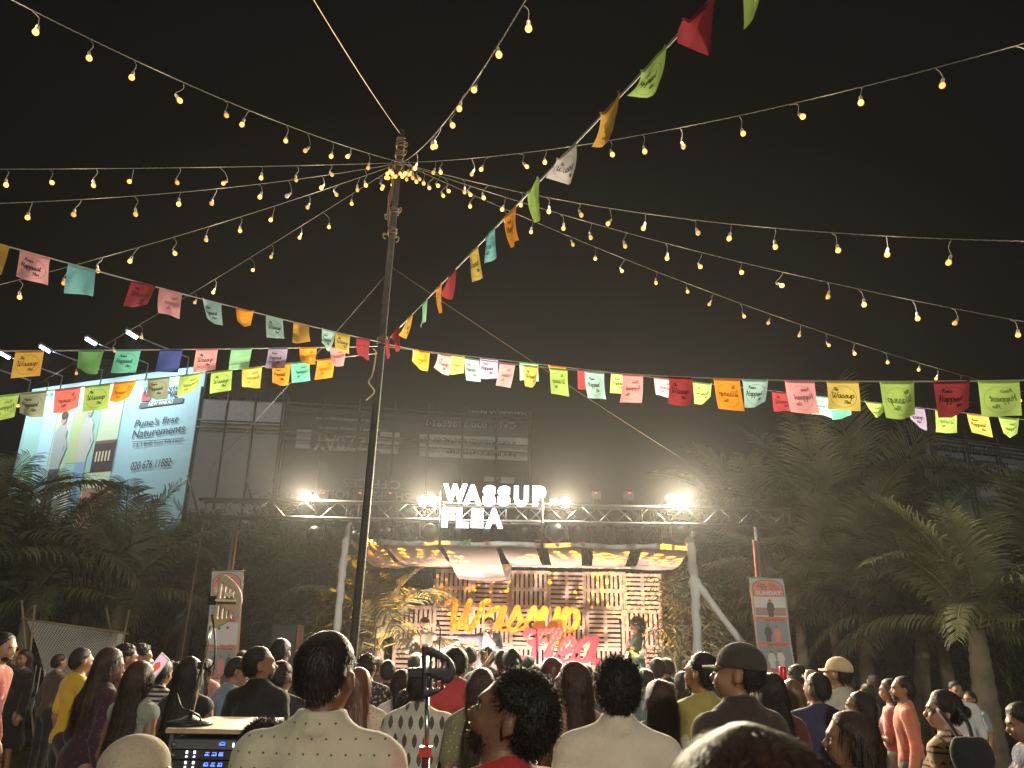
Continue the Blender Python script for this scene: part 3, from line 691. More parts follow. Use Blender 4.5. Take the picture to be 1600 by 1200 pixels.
def rope_line(label, A, B, r, m, name='guy_rope', sag=.05):
    t = empty(name, A, label, 'rope'); b = MB(); b.tube([rel(t, A.lerp(B, i / 20) - Vector((0, 0, 4 * sag * (i / 20) * (1 - i / 20)))) for i in range(21)], r, 6); b.build('strand', m, t)
rope_line('bare pale rope rising from the pole tip to the top edge of the photo', onpole(ptop.z - .08), pix(440, -85, 4.5), .004, M_rope)
rope_line('thin guy rope from mid pole down left behind the buntings', onpole(zt(425)), pix(330, 730, 13), .003, M_pole)
rope_line('thin guy rope from mid pole down right towards the truss end', onpole(zt(415)), pix(1200, 800, 14), .003, M_jute)

# ---------------------------------------------------------------- buntings
FLAGC = dict(pink=(.85, .42, .46), cyan=(.25, .62, .68), lcyan=(.5, .80, .80), maroon=(.30, .045, .055), orange=(.90, .38, .05), gold=(.66, .40, .09), yellow=(.78, .62, .16), lime=(.45, .66, .18),
             green=(.16, .38, .15), teal=(.18, .62, .52), blue=(.08, .12, .42), purple=(.38, .33, .52), grey=(.62, .60, .60), olive=(.36, .42, .30), red=(.80, .22, .20), mint=(.30, .62, .38), white=(.55, .52, .55))
FM = {}; FG = {}
for kx, c in FLAGC.items():
    FM[kx] = mat('flag_' + kx, c, .8, var=.06, vscale=6, bump=.25, bscale=18, trans=.35, spec=.2)
    FG[kx] = mat('ghost_print_' + kx, tuple(v * .55 for v in c), .8, trans=.2, spec=.2)
M_ink = mat('print_black', (.012, .012, .012), .7)
_ink = {}
def ink(lines, key):
    """ribbons in flag space u,v in 0..1"""
    if key in _ink: return _ink[key]
    out = []
    for (txt, x0, y0, sc) in lines:
        st, w = script_strokes(txt)
        for i, s in enumerate(st): out.append(([(x0 + p[0] * sc, y0 + p[1] * sc) for p in [q[:2] for q in spline([(a, b, 0) for a, b in s], 3)]], .0085 if sc < .07 else .0125, i))
    ring = [(.5 + .40 * math.cos(a), .47 + .37 * math.sin(a)) for a in [2 * math.pi * i / 28 for i in range(29)]]; out.append((ring, .004, 9)); _ink[key] = out; return out
INK = {'W': ink([('The', .20, .68, .062), ('Wassup', .12, .43, .112), ('Flea', .52, .24, .062)], 'W'), 'H': ink([("Pune's", .20, .68, .062), ('Happiest', .10, .43, .100), ('Flea', .52, .24, .062)], 'H')}
def bunting(label, A, end, mid, flags, axis=0, size=.205, wind=1.0):
    B = pix(*end); f = curve_fit(A, B, *mid)
    t = empty('bunting', A, label, 'bunting', 'buntings of small printed flags tied to the pole')
    b = MB(); b.tube([rel(t, f(i / 60)) for i in range(61)], .0055, 5); b.build('cord', M_cord, t)
    Ltot = sum((f((i + 1) / 60) - f(i / 60)).length for i in range(60)); r = random.Random(len(label) * 7)
    for (v, colr, pr) in flags:
        tt = find_t(f, v, axis); dt = size / Ltot / 2; a, c = f(max(0, tt - dt)), f(min(1, tt + dt)); 
        if proj(c)[0] < proj(a)[0]: a, c = c, a
        u = c - a; dn = Vector((r.gauss(0, .05) * wind, r.gauss(0.02, .10) * wind, -1)).normalized() * (size * r.uniform(1.0, 1.14)); nrm = u.cross(-dn).normalized()
        if nrm.dot(CAM - a) < 0: nrm = -nrm
        ph = r.uniform(0, 6); am = r.uniform(.006, .02) * wind; curlL, curlR = (r.uniform(0, .07) * wind if r.random() < .45 else 0 for _ in range(2)); cut = r.uniform(-.06, .06); sgn = r.choice((-1, 1))
        def S(x, y, off=0.0, u=u, dn=dn, nrm=nrm, ph=ph, am=am, cL=curlL, cR=curlR, cut=cut, a=a, sgn=sgn):
            k = 1 - y; p = a + u * x + dn * (k * (1 + cut * (x - .5) * 2)) + nrm * (am * math.sin(ph + x * 5 + k * 2) * (.2 + k) + sgn * .03 * k * k)
            w = max(0, k + (x - .5) * 2 * -1 - .75); p = p + (nrm * .8 - dn.normalized() * .9 + u.normalized() * .5) * cL * w * 1.2
            w = max(0, k + (x - .5) * 2 - .75); p = p + (nrm * .8 - dn.normalized() * .9 - u.normalized() * .5) * cR * w * 1.2
            return rel(t, p + nrm * off)
        n = 7; V = [S(i / n, j / n) for j in range(n + 1) for i in range(n + 1)]
        mb = MB(); mb.poly(V, [(j * (n + 1) + i, j * (n + 1) + i + 1, (j + 1) * (n + 1) + i + 1, (j + 1) * (n + 1) + i) for j in range(n) for i in range(n)], True)
        # folded hem over the cord
        V = [S(i / n, 1 - k * .07, .004 + .003 * (k == 0)) for k in (0, 1) for i in range(n + 1)]; mb.poly(V, [(i, i + 1, n + 2 + i, n + 1 + i) for i in range(n)], True)
        fo = mb.build('flag', FM[colr], t)
        words = {'W': 'The Wassup Flea', 'H': "Pune's Happiest Flea"}
        tag(fo, label=f"{colr if colr != 'lcyan' else 'pale cyan'} flag" + (f" printed {words[pr.upper()]}" if pr else ''))
        if pr:
            mb = MB(); rev = pr.islower()
            for (pts, w, li) in INK[pr.upper()]:
                if rev: pts = [(1 - x, y) for x, y in pts]
                V = []
                for i, (x, y) in enumerate(pts):
                    x2, y2 = pts[min(i + 1, len(pts) - 1)]; x1, y1 = pts[max(i - 1, 0)]; dx, dy = x2 - x1, y2 - y1; l = math.hypot(dx, dy) or 1; dx, dy = dx / l * w, dy / l * w
                    V += [S(x - dy, y + dx, .002 + .0003 * li), S(x + dy, y - dx, .002 + .0003 * li)]
                mb.poly(V, [(2 * i, 2 * i + 1, 2 * i + 3, 2 * i + 2) for i in range(len(pts) - 1)], True)
            mb.build('print', FG[colr] if rev else M_ink, fo)
    return f
bunting('upper left bunting sloping down to the pole from the left edge', bhub, (-130, 345, 4.3), (255, 452), [(-10, 'gold', ''), (55, 'pink', 'H'), (128, 'cyan', ''), (225, 'maroon', 'W'), (267, 'pink', 'h'), (330, 'lcyan', 'H'), (381, 'orange', ''), (429, 'lcyan', 'W'), (471, 'gold', ''), (513, 'lcyan', 'H'), (536, 'yellow', 'W'), (568, 'maroon', '')])
bunting('level left bunting with the dark blue flag', bhub + Vector((0, .04, -.02)), (-120, 549, 5.6), (268, 546), [(-30, 'lime', ''), (47, 'gold', 'W'), (142, 'green', ''), (201, 'teal', 'H'), (268, 'blue', ''), (324, 'pink', 'W'), (378, 'mint', ''), (435, 'purple', 'H'), (481, 'orange', 'w'), (528, 'pink', 'h')], wind=.5)
bunting('lowest left bunting hanging in front of the lit billboard', bhub + Vector((0, .08, -.08)), (-120, 632, 5.8), (298, 585), [(-50, 'pink', ''), (8, 'lime', 'h'), (52, 'olive', 'H'), (107, 'red', 'w'), (153, 'lime', 'W'), (197, 'orange', 'w'), (248, 'olive', 'H'), (298, 'lime', 'h'), (347, 'lime', 'W'), (394, 'yellow', 'h'), (440, 'orange', 'H'), (470, 'teal', 'h'), (510, 'orange', 'w')], wind=.7)
bunting('right bunting with the largest flags, level across the right half', bhub + Vector((0, -.04, -.02)), (1790, 590, 3.6), (1000, 586), [(662, 'orange', 'w'), (695, 'pink', 'W'), (737, 'lcyan', 'H'), (793, 'pink', 'h'), (831, 'yellow', 'W'), (873, 'lime', 'w'), (929, 'lcyan', 'H'), (988, 'pink', 'h'), (1063, 'maroon', 'W'), (1135, 'orange', 'w'), (1181, 'lcyan', 'H'), (1249, 'pink', 'h'), (1316, 'yellow', 'W'), (1402, 'lime', 'w'), (1488, 'maroon', 'H'), (1560, 'lime', 'h'), (1660, 'cyan', 'W')], wind=.6)
bunting('right bunting with smaller flags hanging behind and below the large ones', bhub + Vector((0, .06, -.02)), (1740, 672, 7.2), (1150, 604), [(658, 'yellow', 'W'), (712, 'yellow', 'h'), (764, 'purple', 'H'), (826, 'mint', ''), (870, 'orange', 'W'), (917, 'maroon', ''), (970, 'lime', 'H'), (1037, 'pink', 'h'), (1098, 'lime', 'W'), (1222, 'maroon', 'W'), (1277, 'lcyan', 'h'), (1313, 'teal', ''), (1365, 'lime', 'h'), (1427, 'purple', 'W'), (1478, 'lime', 'w'), (1527, 'yellow', 'H'), (1575, 'lime', 'h'), (1640, 'pink', 'h')])
bunting('bunting climbing steeply right of the pole to the top edge', bhub + Vector((.03, -.05, .0)), (1215, -110, 1.75), (900, 225), [(607, 'maroon', ''), (622, 'maroon', ''), (641, 'gold', 'W'), (664, 'mint', ''), (687, 'orange', 'W'), (707, 'maroon', ''), (740, 'yellow', 'W'), (767, 'cyan', 'w'), (798, 'orange', 'H'), (836, 'lime', 'w'), (886, 'grey', 'W'), (957, 'gold', 'h'), (1023, 'lime', 'H'), (1098, 'maroon', ''), (1190, 'lime', '')], wind=1.1)

# ---------------------------------------------------------------- trees
M_frond = mat('palm_leaf', (.20, .22, .12), .42, var=.35, vscale=1.5, trans=.25); M_frondd = mat('palm_leaf_dry', (.14, .10, .06), .7, var=.3, vscale=1.5, trans=.2)
M_rach = mat('palm_rib', (.17, .17, .07), .6); M_trunk = mat('palm_trunk', (.19, .16, .115), .9, var=.35, vscale=3, bump=.8, bscale=9)
def frond_mesh(seed, L=3.6, e0=70, e1=-25, droop=.6):
    r = random.Random(seed); b = MB(); pts = []; p = Vector((0, 0, 0)); n = 16
    yw = r.uniform(-.25, .25)
    for i in range(n + 1):
        s = i / n; e = R_(e0 + (e1 - e0) * s ** 1.3); pts.append(p.copy()); p = p + Vector((math.sin(yw * s * 2) * math.cos(e), math.cos(e) * math.cos(yw * s * 2), math.sin(e))) * (L / n)
    b.tube(pts, [.03 * (1 - i / (n + 1)) + .006 for i in range(n + 1)], 5, mi=1)
    N = 58
    for i in range(N):
        s = .12 + .88 * i / (N - 1); q = s * n; k = min(n - 1, int(q)); P = pts[k].lerp(pts[k + 1], q - k); T = (pts[k + 1] - pts[k]).normalized(); sd = T.cross(Vector((0, 0, 1)));
        sd = sd.normalized() if sd.length > .05 else Vector((1, 0, 0)); up = sd.cross(T)
        for sg in (-1, 1):
            if r.random() < .05: continue
            l = (.35 + .62 * math.sin(math.pi * min(1, .12 + .82 * s))) * r.uniform(.8, 1.1) * L / 3.6
            d = (T * (.35 + .5 * s) + sd * sg * .85 + up * .25 + Vector((0, 0, -.1 * droop))).normalized(); w = .019 * L / 3.6 * (1.25 if s < .9 else .8)
            a0 = P; a1 = a0 + d * l * .45; d2 = (d + Vector((r.gauss(0, .12), r.gauss(0, .12), -.75 * droop))).normalized(); a2 = a1 + d2 * l * .35; d3 = (d2 + Vector((0, 0, -.9 * droop))).normalized(); a3 = a2 + d3 * l * .25
            wv = T * w
            b.poly([a0 - wv * .5, a0 + wv * .5, a1 - wv, a1 + wv, a2 - wv * .7, a2 + wv * .7, a3], [(0, 1, 3, 2), (2, 3, 5, 4), (4, 5, 6)], True)
    return b.mesh('frond')
FR = {}
for i in range(4): FR[('up', i)] = frond_mesh(i, 3.6, 86 - i * 3, 38 - i * 12, .35)
for i in range(4): FR[('mid', i)] = frond_mesh(10 + i, 3.7, 66, -22 - i * 12, .75)
for i in range(4): FR[('low', i)] = frond_mesh(20 + i, 3.5, 34 - i * 6, -62, 1.2)
FRd = {}
for kx, me in list(FR.items()):
    me.materials.append(M_frond); me.materials.append(M_rach)
    if kx[0] == 'low': m2 = me.copy(); m2.materials.clear(); m2.materials.append(M_frondd); m2.materials.append(M_rach); FRd[kx] = m2
def palm(cx, cy_, Y, label, n=14, sc=1.0, seed=0, trunk_r=.14, dry=.15):
    c = pix(cx, cy_, Y); r = random.Random(seed * 31 + 3)
    t = empty('palm_tree', (c.x + r.uniform(-.3, .3), c.y, 0), label, 'palm tree', 'palm trees around the lawn')
    cr = rel(t, c); H = cr.z
    pts = [Vector((0, 0, -.05)), Vector((cr.x * .2, 0, H * .35)), Vector((cr.x * .7, 0, H * .75)), Vector((cr.x, 0, H))]; sp_ = spline(pts, 7)
    rs = [trunk_r * (1.35 - .65 * i / (len(sp_) - 1)) * (1.07 if i % 2 else .97) for i in range(len(sp_))]
    b = MB(); b.tube(sp_, rs, 10); b.build('trunk', M_trunk, t)
    for i in range(n):
        kind = 'up' if i < n * .3 else ('mid' if i < n * .68 else 'low'); me = FR[(kind, r.randrange(4))]
        if kind == 'low' and r.random() < dry * 2: me = FRd[[k for k in FRd][r.randrange(4)]]
        o = link('frond', me, t); s = sc * r.uniform(.8, 1.12); o.location = cr + Vector((r.uniform(-.06, .06), r.uniform(-.06, .06), 0)); o.rotation_euler = (r.gauss(0, .08), r.gauss(0, .08), i * 2.399 + r.gauss(0, .25)); o.scale = (s, s, s)
    return t
palms = [ # px, py of crown centre, Y, fronds, scale
 (50, 935, 15.5, 14, .76, 'palm at the far left edge, its crown under the lit billboard'), (190, 940, 16, 16, .82, 'tall palm whose upright fronds cut across the middle of the lit billboard'),
 (300, 935, 18, 12, .72, 'palm under the lower right corner of the lit billboard'), (-50, 880, 14, 13, .85, 'palm leaning in from the left edge, left of the lit billboard'), (120, 955, 19, 13, .8, 'low palm behind the rope net screen'),
 (592, 1012, 15.2, 13, .62, 'young palm at the left end of the pallet wall, lit yellow by stage patterns'),
 (1290, 890, 17.5, 18, 1.08, 'palm directly above the day banner on the right, beside the truss end'), (1375, 875, 18.5, 18, 1.12, 'tallest palm of the right side, left of the dark advert board'), (1190, 910, 18.5, 15, .95, 'palm behind the right truss leg'),
 (1470, 1000, 15.8, 14, .78, 'palm in front of the dark advert board'), (1640, 955, 14.5, 16, .88, 'palm at the right edge with wide hanging fronds'), (1350, 960, 15.5, 15, .85, 'lower palm between the banner and the standing people on the right'),
 (1525, 985, 12.2, 13, .66, 'palm with thick ringed trunk beside the plastic chair'), (1250, 980, 16.5, 14, .78, 'short palm right behind the red day banner on the right'), (380, 940, 19, 13, .72, 'dim palm behind the left day banner'), (1440, 985, 14.6, 13, .72, 'low palm behind the salmon shirt man')]
for i, (x, y, Y, n, s, lb) in enumerate(palms): palm(x, y, Y, lb, n, s, i + 1, .16 if i == 12 else .13)
M_bam = mat('bamboo_leaf', (.115, .12, .06), .6, var=.35, vscale=2, trans=.25); M_bstem = mat('bamboo_stem', (.16, .16, .07), .6); M_hedge = mat('hedge_leaf', (.06, .07, .04), .7, var=.35, vscale=1, trans=.2)
def leafcloud(N, cx, cy_, cz, rx, ry, rz, seed, ln=(.14, .32), w=.016, droop=.6, ncl=40):
    r = np.random.default_rng(seed); cl = r.normal(size=(ncl, 3)); cl /= np.linalg.norm(cl, axis=1)[:, None]; cl *= r.uniform(.25, 1, (ncl, 1)) ** .6; cl = cl * (rx, ry, rz) + (cx, cy_, cz)
    c = cl[r.integers(0, ncl, N)] + r.normal(0, .24, (N, 3)) * (1, 1, .9); c[:, 2] = np.maximum(c[:, 2], .12)
    d = r.normal(size=(N, 3)); d[:, 2] = d[:, 2] * .5 - droop; d /= np.linalg.norm(d, axis=1)[:, None]; l = r.uniform(*ln, (N, 1)); sd = np.cross(d, r.normal(size=(N, 3))); sd /= np.linalg.norm(sd, axis=1)[:, None]; sd *= w
    m_ = c + d * l * .45; e = c + d * l + np.array((0, 0, -.03))
    V = np.stack([c, m_ - sd, m_ + sd, e], 1).reshape(-1, 3); Q = (np.arange(N)[:, None] * 4 + np.array([[0, 1, 3, 2]])); return V, Q
def bamboo(px, Y, h, rx, label, N=5200, seed=0, m=None, name='bamboo_clump', cat='bamboo', ry=.8):
    g = pix(px, 1000, Y); t = empty(name, (g.x, Y, 0), label, cat, 'leafy clumps behind the stage and crowd'); r = random.Random(seed)
    V, Q = leafcloud(N, 0, 0, h * .55, rx, ry, h * .52, seed, ncl=int(16 + h * rx * 7)); link('foliage', npmesh('foliage', V, Q, False), t, m or M_bam)
    for i in range(7):
        x = r.uniform(-rx, rx) * .7; tx = x + r.uniform(-.6, .6); b = MB(); b.tube(spline([(x * .4, r.uniform(-.3, .3), 0), (x, 0, h * .5), (tx, r.uniform(-.3, .3), h * r.uniform(.8, 1.0))], 4), [.03] * 8 + [.01], 5) if False else b.tube([(x * .4, 0, 0), (x, .1, h * .5), (tx, .1, h * .92)], [.03, .024, .008], 5); b.build('stem', M_bstem, t)
for i, a in enumerate([(435, 17.5, 4.3, 1.4, 'feathery bamboo clump between the left banner and the tall pole', 6500), (515, 16.6, 3.9, 1.1, 'bamboo clump behind the left white canopy post', 5200), (370, 19.5, 4.8, 1.5, 'bamboo clump directly behind the left banner', 5000),
     (1085, 16.6, 3.0, .9, 'bamboo clump lit orange at the right end of the pallet wall', 4800), (1140, 17.6, 3.6, 1.2, 'bamboo clump behind the right slanting white brace', 5000), (560, 19.5, 4.6, 1.3, 'bamboo clump behind the left end of the canopy', 4000),
     (700, 20, 5.0, 1.6, 'bamboo clump seen over the canopy below the glowing sign', 5000), (840, 20.3, 4.8, 1.6, 'bamboo clump seen over the canopy right of the glowing sign', 4600), (990, 20, 4.6, 1.6, 'bamboo clump seen over the right part of the canopy', 4400)]): bamboo(a[0], a[1], a[2], a[3], a[4], a[5], i + 50)
for i, a in enumerate([(20, 20.5, 4.6, 2.6, 'dark hedge behind the far left palms'), (190, 21.5, 4.8, 2.6, 'dark hedge behind the rope net screen'), (330, 22, 4.8, 2.2, 'dark hedge left of the bamboo'), (1230, 21, 4.4, 2.2, 'dark hedge behind the right day banner'), (1380, 21, 4.8, 2.4, 'dark hedge behind the right hand palms'),
     (1530, 19.5, 4.8, 2.4, 'dark hedge behind the man in the white shirt'), (1650, 16, 4.5, 2.2, 'dark hedge at the far right edge'), (-70, 17, 4.2, 2.0, 'dark hedge beyond the left edge palm')]): bamboo(a[0], a[1], a[2], a[3], a[4], 6500, i + 80, M_hedge, 'hedge_bush', 'hedge', 1.0)

# ---------------------------------------------------------------- far buildings and hoardings
M_far = mat('far_concrete', (.25, .25, .26), .9, var=.15); M_farw = mat('far_window', (.04, .045, .05), .3)
def far_building(px0, px1, pyt, Y, label, floors=3, cols=5):
    A = pix(px0, pyt, Y); B = pix(px1, pyt, Y); t = empty('apartment_block', (A.x, Y, 0), label, 'building'); w = B.x - A.x; h = A.z
    b = MB(); b.box((w / 2, 3, h / 2), (w, 6, h)); b.box((w / 2, 3, h + .25), (w + .5, 6.5, .5)); b.build('wall', M_far, t)
    for f in range(floors):
        for c in range(cols):
            x = w * (c + .5) / cols; z = h - 2.2 - 3.1 * f; b = MB(); b.box((x, -.02, z), (w / cols * .5, .12, 1.4)); b.build('window', M_farw, t)
            b = MB(); b.box((x, -.3, z - .85), (w / cols * .7, .6, .12)); b.build('ledge', M_far, t)
far_building(150, 250, 590, 50, 'dark flat-roofed apartment block behind the lit billboard', 3, 4); far_building(330, 415, 592, 56, 'dim apartment block behind the scaffold left of the tall pole', 3, 4); far_building(120, 175, 572, 54, 'dim block rising over the top edge of the lit billboard', 4, 2)

M_scaf = mat('scaffold_steel', (.10, .085, .075), .7, var=.3); M_paper = mat('board_pale', (.62, .66, .66), .7, var=.05)
def board(label, name, TL, TR, H, m_panel, cat='billboard', back=.25):
    u = Vector((TR.x - TL.x, TR.y - TL.y, 0)); w = u.length; u = u / w; n = Vector((u.y, -u.x, 0))
    if n.dot(CAM - TL) < 0: n = -n
    t = empty(name, (TL.x, TL.y, 0), label, cat); rot = Matrix((u, -n, Vector((0, 0, 1)))).transposed()
    b = MB(); b.box(rel(t, TL) + u * (w / 2) - n * .06 - Vector((0, 0, H / 2)), (w, .1, H), rot); b.build('panel', m_panel, t)
    return t, TL, u, n, w, H, rot
def patch(B, name, quad, m, lift=.012):
    """flat printed area given by sight-line corners"""
    t, TL, u, n, w, H, rot = B; pts = [rel(t, on_plane(x, y, TL + n * lift, n)) for x, y in quad]; b = MB(); b.poly(pts, [tuple(range(len(pts)))]); return b.build(name, m, t)
def btext(B, txt, bl, br, tl, m, lift=.03, offset=0.):
    t, TL, u, n, w, H, rot = B; P = [on_plane(x, y, TL + n * lift, n) for x, y in (bl, br, tl)]
    V, Fc = tmesh(txt, offset); lo, hi = V.min(0), V.max(0); sz = np.maximum(hi - lo, 1e-6); b = MB()
    b.poly([rel(t, P[0] + (P[1] - P[0]) * ((v[0] - lo[0]) / sz[0]) + (P[2] - P[0]) * ((v[1] - lo[1]) / sz[1])) for v in V], Fc); return b.build('lettering', m, t)
TLp = pix(50, 608, 31); zz = TLp.z
def same_z(px, py, z): d = pray(px, py); return CAM + d * ((z - CAM.z) / d.z)
TRp = same_z(323, 570, zz)
M_bb = mat('billboard_skyblue', (.42, .64, .66), .6, var=.05, vscale=.6)
BB = board('bright sky blue billboard reading Pune\'s first Naturements, behind the left palms', 'billboard', TLp, TRp, 6.2, M_bb)
Mc = lambda n, c: cm('bb_' + n, c, .7)
Bt, B_TL, Bu, Bn, Bw, BH, Brot = BB
def U(a, b_): # fraction across, fraction down -> pixel
    return proj(B_TL + Bu * (Bw * a) - Vector((0, 0, BH * b_)))
def upatch(name, a0, b0, a1, b1, m, lift=.012): return patch(BB, name, [U(a0, b1), U(a1, b1), U(a1, b0), U(a0, b0)], m, lift)
for (a0, b0, a1, b1, c, l) in ((.02, .04, .58, .97, ('room', (.62, .70, .45)), .012), (.02, .04, .17, .97, ('window_light', (.42, .72, .62)), .02), (.12, .1, .2, .95, ('curtain', (.55, .80, .88)), .024), (.22, .05, .265, .95, ('frame_tan', (.62, .55, .38)), .024),
     (.30, .12, .46, .62, ('doorlight', (.36, .62, .50)), .022), (.31, .2, .37, .55, ('shelf', (.55, .62, .28)), .028), (.46, .42, .58, .62, ('painting', (.07, .03, .035)), .024), (.46, .42, .575, .44, ('painting_rim', (.2, .1, .08)), .03), (.44, .72, .6, .97, ('sofa', (.55, .25, .14)), .024), (.05, .72, .4, .97, ('floor_pale', (.70, .72, .6)), .019),
     (.02, .62, .12, .66, ('sill', (.7, .75, .7)), .028)): upatch('picture_panel', a0, b0, a1, b1, Mc(*c), l)
for k in range(5): upatch('picture_panel', .475 + k * .018, .49, .484 + k * .018, .555, Mc('cream', (.75, .62, .38)), .032 + k * .001)
for i, (a0, b0, a1, b1) in enumerate(((.075, .60, .12, .78), (.06, .66, .135, .73), (.09, .55, .115, .75))): upatch('plant_picture', a0, b0, a1, b1, Mc('plant', (.14, .42, .16)), .036 + i * .003)
upatch('plant_picture', .075, .77, .115, .9, Mc('pot', (.62, .38, .12)), .034)
def ad_person(a, b0, sc, cshirt, cleg, hat):
    g = []
    def el(ca, cb, ra, rb, m, l):
        patch(BB, 'figure_picture', [U(ca + ra * math.cos(x) * sc, cb + rb * math.sin(x) * sc) for x in [2 * math.pi * i / 14 for i in range(14)]], m, l)
    el(a, b0, .016, .042, Mc('face', (.5, .33, .24)), .046); el(a, b0 - .02, .018, .03, hat, .05)
    patch(BB, 'figure_picture', [U(a + x * sc, b0 + y * sc) for x, y in ((-.028, .34), (.028, .34), (.034, .09), (.014, .045), (-.014, .045), (-.036, .09))], cshirt, .048)
    patch(BB, 'figure_picture', [U(a + x * sc, b0 + y * sc) for x, y in ((-.03, .66), (-.004, .66), (.003, .5), (.012, .66), (.03, .66), (.028, .34), (-.028, .34))], cleg, .044)
    patch(BB, 'figure_picture', [U(a + x * sc, b0 + y * sc) for x, y in ((.025, .1), (.05, .2), (.03, .3), (.024, .27), (.036, .2), (.02, .14))], cshirt, .049)
ad_person(.245, .24, 1.0, Mc('shirt_grey', (.45, .47, .45)), Mc('leg_dark', (.10, .10, .12)), Mc('hair', (.05, .04, .03))); ad_person(.395, .21, 1.0, Mc('shirt_rose', (.62, .56, .5)), Mc('leg_blue', (.28, .45, .58)), Mc('hat', (.7, .68, .6)))
M_txt = cm('board_ink', (.04, .05, .07), .7); M_wtxt = cm('board_white', (.85, .85, .85), .7)
btext(BB, "SUNOOR", (54, 622), (83, 619), (55, 616), M_txt); btext(BB, "LAUNCHING", (224, 601), (268, 598), (225, 594), cm('board_grey', (.3, .34, .36), .7))
patch(BB, 'logo_panel', [(220, 627), (233, 626), (236, 611), (223, 612)], Mc('logo_red', (.85, .10, .12)), .03); btext(BB, "K", (224, 625), (231, 624), (225, 604), M_txt, .04)
btext(BB, "altavie", (238, 614), (281, 609), (240, 603), M_txt); btext(BB, "reserve", (234, 624), (276, 621), (236, 613), M_txt, offset=.01)
patch(BB, 'tag_panel', [(216, 638), (285, 629), (287, 621), (219, 630)], cm('tag_grey', (.12, .13, .15), .7), .03); btext(BB, "NEW WAKAD", (232, 635), (270, 630), (233, 629), M_wtxt, .045, .015)
btext(BB, "Pune's first", (209, 668), (277, 660), (213, 656), M_txt, offset=.008); btext(BB, "Naturements", (206, 685), (288, 675), (209, 672), M_txt, offset=.008)
btext(BB, "2 & 3 BHK from \u20b975 Lacs*", (207, 699), (285, 690), (208, 692), M_txt); btext(BB, "020 676 11882", (203, 735), (266, 728), (206, 722), M_txt, offset=.008)
patch(BB, 'rule_line', [(206, 690), (288, 684), (288, 685), (206, 691)], M_txt, .03)
# lamps on its top edge
M_lamp = emit('floodlight_face', (.62, .82, 1), 14, False); M_alu = mat('aluminium', (.5, .5, .5), .35, .8)
for i, (fx, d) in enumerate(((-.02, 0), (.18, 1), (.42, 2), (.68, 3), (.9, 4))):
    base = B_TL + Bu * (Bw * fx); tip = base + Bn * 1.7 - Bu * .8 + Vector((0, 0, .7))
    t = empty('billboard_lamp', base, ['first', 'second', 'third', 'fourth', 'last'][i] + ' white lamp on an arm from the left on top of the bright billboard', 'lamp', 'lamps on arms above the bright billboard')
    b = MB(); b.tube([(0, 0, -.3), (0, 0, .4), rel(t, tip)], .035, 6); b.build('arm', M_alu, t)
    dr = (tip - base).normalized(); M3 = frame(dr); b = MB(); b.box(rel(t, tip) + dr * .3, (.22, .09, .48), M3); h_ = b.build('housing', M_alu, t)
    b = MB(); b.box(rel(t, tip) + dr * .3 - Vector((0, 0, .09)), (.17, .05, .40), M3); b.build('diffuser', M_lamp, h_)
    if i < 5: spot('lamp_light', rel(t, tip) + dr * .3 - Vector((0, 0, .2)), rel(t, base + Bu * .6 - Vector((0, 0, 3.6))), 620, 125, .8, (.78, .92, 1), .15, t)
def scaffold(B, nv, rows, m=M_scaf, d=.35, bottom=None):
    t, TL, u, n, w, H, rot = B
    for i in range(nv + 1):
        p = TL + u * (w * i / nv) + n * d; b = MB(); b.tube([rel(t, p + Vector((0, 0, .35))), rel(t, Vector((p.x, p.y, 0)))], .045, 6); b.build('upright', m, t)
    for fr in rows:
        z = TL.z - H * fr
        for dz in (0, -.28):
            b = MB(); b.tube([rel(t, Vector((TL + n * (d + .06)).to_tuple()[:2] + (z + dz,))), rel(t, Vector((TL + u * w + n * (d + .06)).to_tuple()[:2] + (z + dz,)))], .035, 6); b.build('ledger', m, t)
    for i in range(0, nv, 2):
        b = MB(); a = TL + u * (w * i / nv) + n * (d + .14); c = TL + u * (w * (i + 1) / nv) + n * (d + .14); b.tube([rel(t, a - Vector((0, 0, H * .55))), rel(t, c - Vector((0, 0, H * .98)))], .04, 6); b.build('brace', m, t)
p1 = pix(318, 623, 27); p2 = same_z(446, 629, p1.z)
GB = board('grey sheeted scaffold hoarding between the bright billboard and the tall pole', 'scaffold_hoarding', p1, p2, 5.4, mat('grey_sheet', (.42, .43, .44), .75, var=.12, vscale=.7), 'hoarding')
scaffold(GB, 3, (.17, .95)); patch(GB, 'white_strip', [proj(p1 - Vector((0, 0, .9)) + GB[2] * .05), proj(p2 - Vector((0, 0, .9))), proj(p2 - Vector((0, 0, .05))), proj(p1 - Vector((0, 0, .05)) + GB[2] * .05)], mat('white_sheet', (.68, .74, .8), .7, var=.1), .02)
p1 = pix(452, 634, 27); p2 = same_z(826, 658, p1.z)
DB = board('dark green-grey hoarding with its lettering upside down, behind the truss', 'upside_down_hoarding', p1, p2, 6.4, mat('dark_sheet', (.085, .105, .12), .75, var=.15, vscale=.5), 'hoarding')
scaffold(DB, 7, (.0, .17)); MT = cm('faded_print', (.62, .66, .68), .7)
for q in ([(461, 700), (484, 701), (487, 672), (464, 671)], [(592, 708), (622, 709), (625, 676), (594, 675)], [(655, 713), (824, 720), (825, 685), (656, 678)], [(756, 752), (776, 753), (778, 745), (757, 744)], [(782, 755), (803, 756), (804, 746), (783, 745)]): patch(DB, 'print_panel', q, MT, .02)
